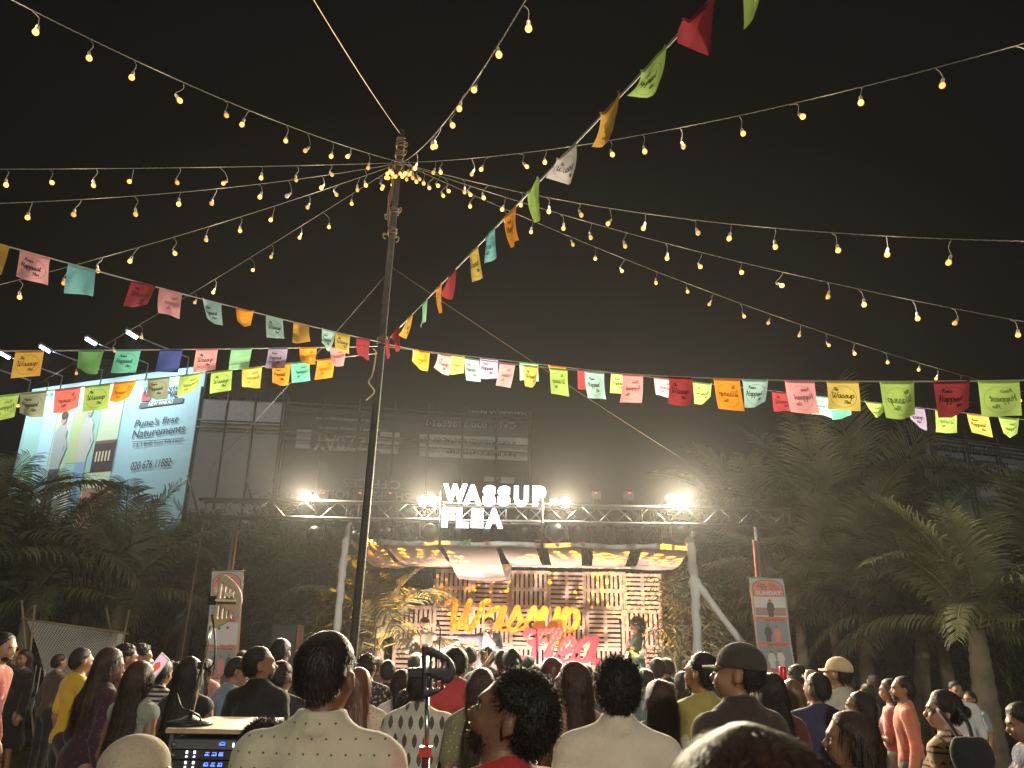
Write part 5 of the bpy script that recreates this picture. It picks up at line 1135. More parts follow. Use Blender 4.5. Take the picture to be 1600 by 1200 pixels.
day_banner((1170, 904), (1223, 904), (1190, 1060), (1240, 1060), 'SUNDAY', [('DRUM CIRCLE', '5:00 TO 6:00'), ('OPEN SESSIONS', '6:00 TO 6:30'), ('THE BAND', '7:00 TO 8:30')], 12.1, 'pink and grey banner headed SUNDAY hanging on the right truss stand', 3)

# ---------------------------------------------------------------- rope net screen on bamboo
NY = 13.5
def nP(x, y): return pix(x, y, NY)
M_bpole = mat('bamboo_pole', (.42, .34, .22), .6, var=.2, vscale=6); M_net = mat('net_rope', (.78, .78, .74), .85)
nt_ = empty('rope_net_screen', (nP(115, 1000).x, NY, 0), 'white macrame rope net hung on a bamboo frame at the left of the lawn', 'net screen')
for (a, c) in (((34, 938), (50, 1120)), ((55, 945), (38, 1110)), ((166, 950), (200, 1120)), ((202, 953), (168, 1125))):
    A, B_ = nP(*a), nP(*c); k = A.z / (A.z - B_.z); B_ = A + (B_ - A) * k; b = MB(); b.tube([rel(nt_, A), rel(nt_, B_)], .018, 6); b.build('bamboo_pole', M_bpole, nt_)
b = MB(); b.tube([rel(nt_, nP(33, 967)), rel(nt_, nP(200, 990))], .02, 6); b.build('crossbar', M_bpole, nt_)
b = MB(); NU, NV = 30, 22
def netP(u, v):
    x0 = 42 + 8 * math.sin(v * 3) + 22 * v; x1 = 192 - 6 * v; yb = 1090 + 8 * math.sin(u * 6); yt = 969 + 21 * u; x = x0 + (x1 - x0) * u; y = yt + (yb - yt) * v; p = nP(x, y); p.y += .12 * math.sin(u * 5 + v * 2) * v; return rel(nt_, p)
for i in range(-NV, NU):
    for s in (0, 1):
        pts = []
        for j in range(NV + 1):
            u = (i + j) / NU if s == 0 else (NU - i - j) / NU
            if -.001 <= u <= 1.001: pts.append(netP(u, j / NV))
        if len(pts) > 1: b.tube(pts, .008, 3, cap=False)
tag(b.build('net_cord', M_net, nt_), kind='stuff')
for i in range(12):
    x = 45 + i * 5 + (i % 3) * 2; A = nP(x + 12, 1040 + i * 3); B_ = nP(x - 6 + i * 1.2, 1118); B_.z = max(.02, B_.z); b = MB(); b.tube(spline([rel(nt_, A), rel(nt_, (A + B_) / 2 + Vector((.05, -.05, -.05))), rel(nt_, B_)], 4), .009, 4); b.build('hanging_rope', M_net, nt_)
for i in range(5):
    x = 192 - i * 1.5; b = MB(); b.tube(spline([rel(nt_, nP(x, 990)), rel(nt_, nP(x - 4, 1015)), rel(nt_, nP(x - 1 + i, 1060)), rel(nt_, nP(x - 3, 1100))], 4), .014, 4); b.build('hanging_rope', M_net, nt_)

# ---------------------------------------------------------------- amplifier rack, antennas, chair, speaker
RY = 4.2
ra = pix(266, 1141, RY); rz_top = ra.z; rw = pix(385, 1150, RY).x - ra.x
rack = empty('amplifier_rack', (ra.x, RY, 0), 'black rack case with rows of blue displays and a pale wooden top, bottom left', 'rack case')
M_case = mat('rack_case', (.03, .03, .033), .5, var=.15, bump=.2); M_top = mat('rack_plywood', (.45, .36, .22), .6, var=.15, vscale=5); M_metal = mat('rack_metal', (.20, .21, .22), .4, .7); M_blue = emit('blue_display', (.12, .22, 1), 2.6, False); M_ledw = emit('white_led', (.9, .95, 1), 3, False)
b = MB(); b.box((rw / 2, .32, rz_top / 2 - .02), (rw, .56, rz_top - .04)); b.build('case', M_case, rack)
b = MB(); b.box((rw / 2, .30, rz_top), (rw + .03, .64, .022)); b.build('lid', M_top, rack)
for xx in (.006, rw - .006):
    b = MB(); b.box((xx, .03, rz_top / 2), (.02, .03, rz_top - .03)); b.build('corner_rail', M_metal, rack)
uh = .047
for i in range(14):
    z = rz_top - .04 - uh * (i + .5)
    b = MB(); b.box((rw / 2, .025, z), (rw - .04, .03, uh - .006)); u_ = b.build('rack_unit', M_metal if i == 0 else M_case, rack)
    for q in range(3):
        b = MB(); b.box((rw * (.52 + .09 * q), .007, z + .004), (rw * .075, .006, uh * .42), None)
        if i == 0 and q: continue
        if i == 0: b = MB(); b.box((rw * .7, .007, z), (rw * .10, .006, uh * .3))
        b.build('display', M_black, u_)
        r2 = random.Random(i * 3 + q); b = MB()
        for k in range(7):
            hgt = uh * r2.uniform(.08, .3); b.box((rw * (.49 + .09 * q) + k * rw * .009 if i else rw * (.66 + .012 * k), .003, z + .004 - uh * .15 + hgt / 2), (rw * .006, .003, hgt))
        b.box((rw * (.52 + .09 * q) if i else rw * .7, .003, z + .004 + uh * .17), (rw * .05, .003, .003)); b.build('display_bars', M_blue, u_)
    for q in range(2):
        if not i: continue
        b = MB(); b.box((rw * (.25 + .1 * q), .006, z + .012), (.008, .006, .012)); b.build('indicator', M_ledw, u_); b = MB(); b.box((rw * (.25 + .1 * q), .006, z - .008), (.008, .006, .006)); b.build('indicator', M_ledw, u_)
    b = MB(); b.box((rw * .84, .006, z), (.006, .006, uh * .4)); b.build('meter', M_ledw, u_); b = MB(); b.box((rw * .865, .006, z - .015), (.006, .006, .006)); b.build('indicator', M_red, u_)
    b = MB(); M3 = frame(Vector((0, -1, 0))); b.lathe([(.012, 0), (.012, .014), (.0001, .015)], (rw * .91, .008, z), 10, M3); b.lathe([(.012, 0), (.012, .014), (.0001, .015)], (rw * .07, .008, z), 10, M3); b.build('knob', M_metal, u_)
def paddle(px0, py0, px1, py1, Y, m, label, flip=1, wid=.115):
    """shark fin aerial with slots; spine runs from top to bottom sight points"""
    A, B_ = pix(px0, py0, Y), pix(px1, py1, Y); ax = (A - B_); Lh = ax.length; ax.normalize(); sd = Vector((1, 0, 0)) * flip; sd = (sd - ax * sd.dot(ax)).normalized(); nn = ax.cross(sd).normalized(); t = empty('paddle_antenna', B_, label, 'antenna')
    h = .006 if Lh < .5 else .008; au = np.arange(-.05, wid * 2.2, h); av = np.arange(-.05, Lh + .05, h); aw = np.arange(-.024, .026, h * .7); Uu, Ww, Vv = np.meshgrid(au, aw, av, indexing='ij')
    s = np.clip(Vv / Lh, 0, 1); edge = wid * 1.75 * np.power(np.clip(np.sin(math.pi * np.clip(s, 0, 1)), 0, 1), .62) ; D = np.maximum(Uu - edge, -Uu); D = np.maximum(D, np.maximum(Vv - Lh, -Vv)); 
    for k in range(4):
        for (c, hl) in ((.68, .14 - .025 * k), (.30, .13 - .03 * k)):
            cu = wid * (.32 + .30 * k); q = np.maximum(np.abs(Uu - cu) - wid * .085, np.abs(Vv - Lh * (c - .02 * k)) - Lh * hl); D = np.maximum(D, -q)
    F = np.maximum(D * .8, np.abs(Ww) - .010); V, Q = nets(F, (au[0], aw[0], av[0]), 1.0) if False else nets2(F, au, aw, av)
    W_ = V[:, :1] * np.array(sd) + V[:, 2:] * np.array(ax) + V[:, 1:2] * np.array(nn); link('blade', npmesh('blade', W_, Q, False), t, m)
    b = MB(); b.box(ax * Lh * .5 - sd * .018, (.04, .03, Lh * .16), Matrix((sd, nn, ax)).transposed()); b.build('mount_block', M_black, t)
    return t, A, B_, sd, ax
def nets2(F, a, b_, c):
    V, Q = nets(F, (0, 0, 0), 1.0); return np.stack([a[0] + V[:, 0] * (a[1] - a[0]), b_[0] + V[:, 1] * (b_[1] - b_[0]), c[0] + V[:, 2] * (c[1] - c[0])], 1), Q
M_tan = mat('antenna_tan', (.45, .36, .23), .6); 
pa = paddle(344, 896, 332, 982, 4.1, M_tan, 'tan paddle antenna with slots held up in front of the SATURDAY banner', 1, .075)
b = MB(); b.box(pix(358, 929, 4.05) - pa[2], (.045, .012, .018)); b.box(pix(352, 938, 4.05) - pa[2], (.10, .01, .008)); b.build('label_plate', mat('label_cream', (.7, .65, .45), .6), pa[0])
base = pix(296, 1130, 4.35); base.z = rz_top + .012
stt = empty('antenna_stand', base, 'chrome stand with round base on the rack lid holding the tan antenna', 'stand'); M_chrome = mat('chrome_tube', (.6, .6, .6), .25, .95)
b = MB(); b.lathe([(.0001, .0), (.115, .0), (.112, .014), (.05, .028), (.016, .045), (.0001, .045)], (0, 0, 0), 20); b.build('base', M_black, stt)
j = pix(317, 1040, 4.2); tpt = pix(330, 978, 4.12); b = MB(); b.tube([(0, 0, .03), rel(stt, j)], .012, 8); b.build('lower_tube', M_chrome, stt); b = MB(); b.tube([rel(stt, j) - Vector((.004, 0, .05)), rel(stt, tpt)], .008, 8); b.build('upper_tube', M_chrome, stt)
b = MB(); b.box(rel(stt, j), (.045, .03, .035)); b.tube([rel(stt, j), rel(stt, j) + Vector((.06, -.03, -.03))], .006, 6); b.build('clutch', M_black, stt)
t = empty('cable', base, 'black cable looping down from the tan antenna to the rack', 'cable'); b = MB(); b.tube([p - base for p in spline([pix(*q) for q in ((331, 960, 4.08), (336, 1000, 4.1), (334, 1035, 4.1), (322, 1048, 4.15))], 6)], .005, 5); b.tube([p - base for p in spline([pix(*q) for q in ((276, 1082, 4.1), (284, 1105, 4.1), (300, 1112, 4.1), (312, 1120, 4.15), (313, 1132, 4.2))], 6)], .004, 5); b.build('wire', M_black, t)
pb = paddle(659, 1008, 659, 1092, 2.3, M_black, 'black paddle antenna with slots standing up in front of the crowd', 1, .054)
sb = pix(666, 1190, 2.3); stt = empty('antenna_pole', (sb.x, sb.y, 0), 'thin chrome pole with a red clamp holding the black antenna', 'stand'); b = MB(); b.tube([(0, 0, .02), rel(stt, pix(665, 1180, 2.3))], .012, 8); b.build('lower_tube', M_chrome, stt)
b = MB(); b.tube([rel(stt, pix(667, 1190, 2.3)), rel(stt, pix(667, 1090, 2.3))], .0065, 8); b.build('upper_tube', M_chrome, stt)
b = MB(); b.box(rel(stt, pix(665, 1174, 2.29)), (.032, .032, .026)); b.build('clamp', mat('clamp_red', (.5, .05, .03), .4), stt)
for a in range(3):
    b = MB(); b.tube([(0, 0, .35), (math.cos(a * 2.1) * .35, math.sin(a * 2.1) * .35, .02)], .009, 6); b.build('leg', M_chrome, stt)
# plastic chair
M_chair = mat('chair_plastic', (.72, .62, .62), .35); cpos = pix(1525, 1150, 6.2); ch = empty('plastic_chair', (cpos.x, 6.2, 0), 'pale pink plastic chair beside the striped top woman on the right', 'chair', rz=R_(-40)); ztopc = .86
b = MB(); b.box((0, 0, .43), (.44, .42, .03)); b.build('seat', M_chair, ch)
for sx in (-1, 1):
    for sy in (-1, 1): b = MB(); b.tube([(sx * .19, sy * .18, .42), (sx * .22, sy * .21, 0)], [.02, .016], 6); b.build('leg', M_chair, ch)
n = 10; V = []; 
for k in range(2):
    for jj in range(n + 1):
        for i in range(n + 1):
            u = i / n * 2 - 1; v = jj / n; wd = .22 * math.sqrt(max(.02, 1 - max(0, (v - .45) / .56) ** 2)); V.append((u * wd, .2 + .05 * v - .05 * u * u + k * .012, .45 + v * .42))
b = MB(); F_ = [(jj * (n + 1) + i, jj * (n + 1) + i + 1, (jj + 1) * (n + 1) + i + 1, (jj + 1) * (n + 1) + i) for jj in range(n) for i in range(n)]; m_ = (n + 1) ** 2; b.poly(V, F_ + [tuple(m_ + q for q in reversed(f)) for f in F_], True); b.build('backrest', M_chair, ch)
b = MB(); pts = [(u * .235 if True else 0, .215, z) for u, z in ((-1, .45), (-.98, .65), (-.8, .80), (-.4, .875), (0, .89), (.4, .875), (.8, .80), (.98, .65), (1, .45))]; b.tube(spline(pts, 3), .014, 6); b.build('back_rim', mat('chair_rim', (.8, .76, .76), .35), ch)
for sx in (-1, 1): b = MB(); b.tube(spline([(sx * .23, .19, .66), (sx * .25, .0, .66), (sx * .24, -.18, .63), (sx * .22, -.2, .44)], 4), .017, 6); b.build('armrest', M_chair, ch)
# loudspeaker at stage left
p = pix(447, 1010, 13.5); sp_ = empty('loudspeaker', (p.x, 13.5, 0), 'black loudspeaker box on a pole left of the tall pole', 'loudspeaker'); z0 = p.z - .35
b = MB(); b.box((0, 0, z0 + .35), (.42, .38, .7)); b.build('cabinet', M_case, sp_); b = MB(); b.box((0, -.195, z0 + .35), (.37, .02, .64)); b.build('grille', mat('speaker_grille', (.08, .08, .085), .5, .5), sp_); b = MB(); b.box((.215, 0, z0 + .35), (.02, .36, .68)); b.build('side_panel', mat('speaker_side', (.35, .17, .10), .6), sp_)
b = MB(); b.tube([(0, 0, 0), (0, 0, z0)], .02, 8); b.build('pole', M_black, sp_)
for a in range(3): b = MB(); b.tube([(0, 0, .6), (math.cos(a * 2.1) * .5, math.sin(a * 2.1) * .5, .02)], .014, 6); b.build('leg', M_black, sp_)
# far window-like lamps beyond the crowd on the left of the banner: glass frontage panels
# ---------------------------------------------------------------- the crowd
C_ = cloth
JEAN = C_('denim', (.10, .15, .24)); BLACKT = C_('black_trousers', (.025, .025, .03)); GREYT = C_('grey_trousers', (.10, .10, .11)); BEIGET = C_('beige_trousers', (.35, .3, .22))
def P(px, py, Y, label, base=0., **k):
    a = pix(px, py, Y); return person((a.x, Y, base), a.z, label, **k)
blk = C_('black', (.02, .02, .023)); 
# nearest people
P(517, 975, 2.5, 'tall short haired man in a beige shirt with tiny dots, nearest on the left', top=C_('beige_dots', (.62, .58, .43), 'dots', (.08, .07, .05), 26), bottom=JEAN, h=.0125, strands=5200, collar=True, sleeve='short', rot=-4, yaw=-6, hair='fade', skin=1, fat=1.04)
P(785, 1030, 2.25, 'man with curly hair in a red t-shirt looking up to the left', top=C_('red_tee', (.45, .035, .04)), bottom=BLACKT, h=.012, strands=11000, rot=42, yaw=34, tilt=16, hair='curly', beard=True, skin=1, fat=1.02)
P(962, 1020, 3.3, 'curly haired man in a cream linen shirt left of the man in the dark cap', top=C_('cream_shirt', (.72, .66, .52)), bottom=BEIGET, h=.013, strands=9000, collar=True, rot=0, hair='curly', sleeve='roll', fat=1.05)
P(1150, 1000, 3.75, 'man in a dark cap with its peak to the left and a dark collared shirt', top=C_('dark_brown_shirt', (.05, .035, .032)), bottom=BLACKT, h=.0135, strands=1200, collar=True, rot=26, yaw=34, hair='fade', cap=(C_('cap_dark', (.06, .05, .045)),), skin=0)
P(1150, 1102, .86, 'dark haired head out of focus right in front of the camera', top=C_('dark_olive_tee', (.06, .05, .03)), bottom=BLACKT, h=.012, strands=7000, slen=1.6, rot=8, hair='short', hm=hairmat('hair_warm_brown', (.035, .016, .008)), skin=1)
P(418, 1117, 3.6, 'seated curly haired person at the right side of the amplifier rack', top=C_('olive_tee', (.20, .20, .13)), bottom=BLACKT, h=.014, strands=3800, seated=True, rot=15, hair='curly', arms=('front', 'front'))
P(228, 1143, 3.0, 'seated man in a beige knitted flat cap left of the amplifier rack', top=C_('sage_shirt', (.36, .40, .26)), bottom=BLACKT, h=.013, strands=1500, seated=True, rot=-55, yaw=-8, hair='fade', cap=(C_('cap_knit', (.50, .43, .32), 'speck', (.33, .28, .2), 90),), arms=('front', 'front'), skin=0)
P(1320, 1104, 3.5, 'girl in profile looking left with very long brown hair and a lace top', top=C_('lace', (.62, .52, .36), 'floral', (.40, .30, .2), 60), bottom=BLACKT, h=.0125, strands=3600, fem=True, hair='long', hm=HAIRB, rot=62, yaw=12, hairlen=.40, skin=0, sleeve='short')
# middle rows
P(1088, 1014, 5.0, 'man in a mustard green t-shirt looking left, beside the man in the dark cap', top=C_('mustard', (.42, .36, .10)), bottom=JEAN, h=.016, strands=1400, rot=28, yaw=30, hair='short', beard=True, fat=1.08, arms=('front', 'front'))
P(1026, 1057, 4.9, 'woman with long brown hair and a pale dress behind the cream shirt man', top=C_('pale_dress', (.62, .58, .45)), bottom=BEIGET, h=.016, strands=1800, fem=True, hair='long', hm=HAIRB, rot=8, hairlen=.36, sleeve='short')
P(897, 1030, 4.8, 'woman with long wavy hair and a pink top, right behind the red t-shirt man', top=C_('dusty_pink', (.45, .22, .18)), bottom=BLACKT, h=.016, strands=2600, fem=True, hair='long', hm=HAIRB, rot=30, yaw=25, hairlen=.48, sleeve='none' , arms=('front', 'front'))
P(862, 1024, 6.2, 'woman with reddish dark hair standing left of the wavy haired woman in pink', top=C_('dark_green_top', (.08, .09, .06)), bottom=BLACKT, h=.018, strands=1200, fem=True, hair='long', hm=mat('hair_red', (.09, .025, .02), .45), rot=0, hairlen=.4)
P(752, 1040, 5.2, 'woman with long hair in a glittery olive dress left of the red t-shirt man', top=C_('glitter_olive', (.22, .22, .12), 'speck', (.6, .55, .4), 45), bottom=BLACKT, h=.016, strands=1500, fem=True, hair='long', hm=HAIRB, rot=5, hairlen=.5, skirt=True)
P(712, 1007, 6.4, 'man in glasses and a red varsity jacket with white waist stripes', top=C_('red_jacket', (.42, .05, .055)), bottom=BLACKT, h=.017, strands=900, rot=12, yaw=22, hair='short', sleeve='long', fat=1.05)
P(658, 1040, 5.3, 'man in a pale shirt with a dark leaf print behind the black antenna', top=C_('leaf_print', (.60, .57, .50), 'leaf', (.10, .09, .08), 9), bottom=BLACKT, h=.0155, strands=1500, rot=-3, hair='short', sleeve='long', collar=True)
P(629, 1044, 6.6, 'woman in a white top with dark hair tied back, left of the leaf print man', top=C_('white_top', (.70, .66, .64)), bottom=BLACKT, h=.017, strands=600, fem=True, hair='pony', rot=-12, sleeve='short')
P(636, 1074, 6.2, 'short girl with a hair clip between the white top woman and the leaf print man', top=C_('plum', (.18, .10, .14)), bottom=BLACKT, h=.018, strands=600, fem=True, hair='bun', rot=0)
P(563, 1040, 5.6, 'woman with long red-brown hair and a spotted cream top behind the tall man', top=C_('spot_cream', (.60, .50, .38), 'speck', (.35, .08, .06), 40), bottom=BLACKT, h=.016, strands=1500, fem=True, hair='long', hm=mat('hair_auburn', (.12, .04, .02), .45), rot=0, hairlen=.42)
P(577, 1018, 7.4, 'man in a black shirt with small white flowers behind the tall man', top=C_('black_floral', (.03, .03, .035), 'floral', (.35, .33, .32), 34), bottom=BLACKT, h=.018, strands=500, rot=-8, hair='curly')
P(606, 1028, 8.0, 'man with ear showing just right of the black floral shirt', top=blk, bottom=BLACKT, h=.02, strands=300, rot=0, hair='short')
P(411, 1006, 5.8, 'man in a black shirt looking right, in front of the loudspeaker', top=C_('black_shirt', (.022, .022, .026)), bottom=BLACKT, h=.0155, strands=1500, rot=-18, yaw=-34, hair='short', beard=True, sleeve='long', collar=True, fat=1.06)
P(444, 1028, 6.0, 'man in a black jacket just left of the tall man in beige', top=C_('charcoal', (.035, .035, .04)), bottom=BLACKT, h=.017, strands=900, rot=0, yaw=-10, hair='short', sleeve='long')
P(441, 994, 7.4, 'man whose head stands out against the loudspeaker', top=C_('brown_tee', (.12, .09, .07)), bottom=BLACKT, h=.018, strands=500, rot=-5, hair='short', skin=2)
P(357, 1022, 7.0, 'man in a light blue shirt bending his head to the right, under the SATURDAY banner', top=C_('light_blue', (.20, .30, .40)), bottom=JEAN, h=.017, strands=700, rot=-45, yaw=-25, tilt=-18, hair='short', arms=('front', 'front'), lean=8)
P(302, 1023, 5.9, 'woman in a black sleeveless top with long dark hair behind the antenna stand', top=blk, bottom=BLACKT, h=.016, strands=1500, fem=True, hair='long', rot=-8, yaw=0, sleeve='none', hairlen=.42, arms=('front', 'front'))
P(255, 1027, 7.0, 'woman in a black and white striped top holding up a phone', top=C_('stripe_top', (.55, .53, .50), 'stripes', (.03, .03, .035), 26), bottom=BLACKT, h=.017, strands=500, fem=True, hair='bun', rot=-20, arms=('phone', 'phone'))
P(222, 1030, 5.6, 'woman with very long loose brown hair left of the amplifier rack', top=C_('sage_top', (.32, .36, .30)), bottom=C_('blue_jeans_pale', (.18, .22, .28)), h=.0155, strands=3600, fem=True, hair='long', hm=HAIRB, rot=-22, yaw=-8, sleeve='none', hairlen=.62)
P(158, 1008, 6.2, 'woman in a dark purple speckled dress bending to the right', top=C_('purple_dress', (.05, .02, .035), 'speck', (.16, .08, .14), 34), bottom=BLACKT, h=.016, strands=1500, fem=True, hair='long', hm=HAIRB, rot=-40, yaw=-22, tilt=-10, skirt=True, hairlen=.22, sleeve='long', lean=8)
P(182, 1035, 6.4, 'woman in a black dress with a white lace shoulder beside the purple dress', top=C_('lace_dress', (.02, .02, .022)), bottom=BLACKT, h=.017, strands=500, fem=True, hair='bun', rot=-35, yaw=-20, skirt=True, sleeve='short')
P(131, 1009, 7.6, 'man in a yellow t-shirt with dark hair left of the purple dress', top=C_('yellow_tee', (.62, .48, .03)), bottom=BLACKT, h=.017, strands=700, rot=-38, yaw=-5, hair='short')
P(200, 1003, 7.4, 'thick haired man in dark shirt, left of the pair behind the long haired woman', top=C_('dark_navy', (.03, .035, .05)), bottom=BLACKT, h=.017, strands=800, rot=-20, yaw=-35, hair='curly', beard=True)
P(226, 1003, 7.6, 'man in a black jacket, right one of the pair behind the long haired woman', top=blk, bottom=BLACKT, h=.017, strands=800, rot=-15, yaw=-35, hair='curly', sleeve='long', arms=('down', 'front'))
P(4, 984, 7.2, 'bearded man in a red and pink kurta at the left edge looking right', top=C_('kurta_red', (.38, .10, .08), 'speck', (.75, .35, .40), 12), bottom=C_('trouser_multi', (.30, .06, .20), 'speck', (.1, .2, .4), 9), h=.016, strands=500, rot=-80, yaw=-8, hair='short', beard=True, hem=.62, sleeve='long', skin=2)
P(40, 1013, 11.0, 'person in long black clothes walking past the rope net screen', top=C_('black_long', (.012, .012, .016)), bottom=blk, h=.02, fem=True, hair='long', rot=150, skirt=True, sleeve='long', hairlen=.2)
P(27, 1009, 12.2, 'woman with a pale face in dark clothes beside the person in long black', top=C_('navy_dark', (.02, .025, .04)), bottom=blk, h=.02, fem=True, hair='long', rot=-75, sleeve='long', skin=2)
# right side
P(1203, 1047, 5.2, 'woman with long full dark hair right of the man in the dark cap', top=C_('maroon_top', (.10, .03, .03)), bottom=BLACKT, h=.017, strands=1800, fem=True, hair='long', rot=0, hairlen=.5)
P(1236, 1058, 6.6, 'woman with light brown hair between the dark hair and the navy t-shirt', top=C_('tan_top', (.30, .18, .10)), bottom=BLACKT, h=.018, strands=1200, fem=True, hair='long', hm=mat('hair_light', (.12, .06, .03), .45), rot=-10, hairlen=.35)
P(1244, 1036, 8.0, 'curly haired man holding up something red near the SUNDAY banner', top=C_('brown_shirt', (.20, .12, .07)), bottom=BLACKT, h=.018, strands=500, rot=18, hair='curly', arms=('face', 'down'))
P(1272, 1047, 6.0, 'man in a navy t-shirt seen from behind in front of the beige cap', top=C_('navy_tee', (.045, .045, .10)), bottom=JEAN, h=.017, strands=800, rot=6, yaw=8, hair='short')
P(1303, 1024, 6.6, 'man in a beige cap and pale grey t-shirt with hands at his face', top=C_('pale_tee', (.55, .53, .45)), bottom=C_('grey_pants', (.14, .14, .15)), h=.017, strands=300, rot=35, yaw=8, tilt=6, hair='fade', cap=(C_('cap_beige', (.62, .50, .30)),), arms=('face', 'face'), beard=True)
P(1336, 1076, 5.6, 'woman with glasses and dark hair behind the long haired girl in profile', top=blk, bottom=BLACKT, h=.018, strands=800, fem=True, hair='long', rot=55, yaw=10, hairlen=.3)
P(1407, 1054, 7.4, 'man in a salmon long sleeved shirt and jeans looking left', top=C_('salmon', (.62, .20, .13)), bottom=C_('dark_jeans', (.07, .09, .12)), h=.0165, strands=600, rot=72, yaw=5, hair='short', beard=True, sleeve='long', fat=1.02)
P(1384, 1058, 8.0, 'woman in a pink top and pale jeans with dark hair beside the salmon shirt man', top=C_('pink_top', (.62, .25, .25)), bottom=C_('pale_jeans', (.30, .32, .33)), h=.018, strands=500, fem=True, hair='long', rot=60, hairlen=.3, arms=('front', 'front'))
P(1392, 1066, 8.6, 'dim person between the woman in pink and the salmon shirt man', top=C_('dim_brown', (.10, .07, .05)), bottom=BLACKT, h=.022, hair='short', rot=70)
P(1470, 1075, 4.9, 'woman with a hair bun, patterned striped top and black shoulder bag', top=C_('ethnic', (.55, .40, .24), 'ethnic', (.10, .03, .02), 11), bottom=C_('tan_skirt', (.40, .28, .14)), h=.015, strands=1200, fem=True, hair='bun', rot=40, yaw=20, hem=.62, sleeve='roll', fat=1.12, skin=2)
P(1492, 1062, 9.3, 'man in a white open collar shirt facing the camera by the ringed palm trunk', top=C_('white_shirt', (.72, .74, .76)), bottom=BLACKT, h=.016, strands=300, rot=165, yaw=8, hair='short', beard=True, sleeve='roll', collar=True)
P(1512, 1078, 10.0, 'dim person in a grey shirt behind the man in the white shirt', top=C_('grey_check', (.30, .34, .38)), bottom=BLACKT, h=.022, hair='short', rot=120)
P(1592, 1094, 5.0, 'woman in a dark blue floral top at the right edge looking down to the left', top=C_('navy_floral', (.04, .06, .12), 'floral', (.50, .30, .18), 17), bottom=BLACKT, h=.0155, strands=1400, fem=True, hair='bun', rot=75, yaw=0, tilt=-16, arms=('front', 'front'), sleeve='long')
# farther heads in front of the stage
far = [(734, 1007, 7.6, 'man in a checked green shirt in front of the singer', C_('check_green', (.22, .25, .14), 'leaf', (.08, .09, .05), 16), 'short', 0, False), (762, 1006, 7.2, 'man right below the singer holding a wooden stick', C_('grey_a', (.2, .2, .2)), 'short', 10, False),
       (800, 1011, 6.2, 'woman with a thick rounded head of hair and a band, right below the singer', C_('wine', (.2, .06, .08)), 'bun', 0, True), (785, 1012, 6.9, 'person with a raised pointing hand in front of the stage', C_('brown_b', (.16, .1, .07)), 'short', 0, False),
       (838, 1036, 7.4, 'short haired person in front of the pink F', C_('tan_b', (.3, .22, .15)), 'short', 0, False), (915, 1034, 7.0, 'person in front of the pink letter a', C_('slate', (.1, .12, .15)), 'short', 0, False), (1008, 1042, 6.6, 'person right of the curly haired man in cream', C_('teal_b', (.12, .22, .22)), 'short', 20, False),
       (1024, 1024, 6.9, 'person in a dark jacket in front of the bamboo clump', C_('dark_c', (.05, .05, .055)), 'short', 15, False), (1018, 1039, 8.2, 'small dark head by the right end of the pallet wall', C_('navy_c', (.04, .05, .09)), 'short', 0, False), (1042, 1026, 7.6, 'person in a black top left of the mustard t-shirt', blk, 'short', 10, False),
       (1062, 1046, 6.4, 'woman in a striped grey dress left of the mustard t-shirt', C_('stripe_g', (.4, .4, .38), 'stripes', (.2, .2, .2), 20), 'long', 15, True), (1122, 1034, 7.4, 'woman with earrings half hidden behind the dark cap', C_('black_d', (.03, .03, .04)), 'bun', 0, True), (1258, 1046, 8.0, 'person behind the red object held near the SUNDAY banner', C_('brown_d', (.2, .13, .08)), 'short', 25, False),
       (1350, 1066, 7.6, 'dim head right of the woman with glasses', C_('brown_e', (.12, .09, .07)), 'short', 40, False), (1362, 1052, 8.6, 'dark haired woman far right of the beige cap', C_('black_e', (.03, .03, .03)), 'long', 30, True), (1325, 1052, 8.4, 'dark head just right of the pale t-shirt', C_('grey_f', (.12, .12, .13)), 'short', 20, False),
       (590, 1024, 8.2, 'dark haired head under the small lit palm', C_('brown_f', (.14, .1, .08)), 'short', 0, False), (648, 1020, 8.0, 'head below the left guitarist', C_('brown_g', (.2, .14, .1)), 'short', -8, False), (470, 1012, 8.4, 'person hidden behind the tall man, left of the tall pole', C_('grey_g', (.16, .16, .17)), 'short', 0, False),
       (385, 1030, 7.4, 'person holding a phone left of the black shirt man', C_('brown_h', (.2, .15, .12)), 'short', -20, False), (325, 1028, 7.6, 'person half hidden between the antenna stand and the light blue shirt', C_('rose_h', (.4, .2, .16)), 'long', -10, True), (283, 1032, 7.0, 'woman in a pale draped shawl behind the phone', C_('shawl', (.45, .42, .40), 'stripes', (.3, .3, .3), 8), 'long', -30, True),
       (172, 1020, 7.0, 'woman with a lit face left of the pair of men', C_('rose_i', (.25, .12, .1)), 'short', -50, True), (1150, 1052, 7.5, 'person hidden behind the man in the dark cap', C_('grey_i', (.1, .1, .1)), 'short', 0, False), (826, 1022, 8.2, 'head of hair directly under the pink F', C_('brown_j', (.15, .1, .08)), 'short', 0, False)]
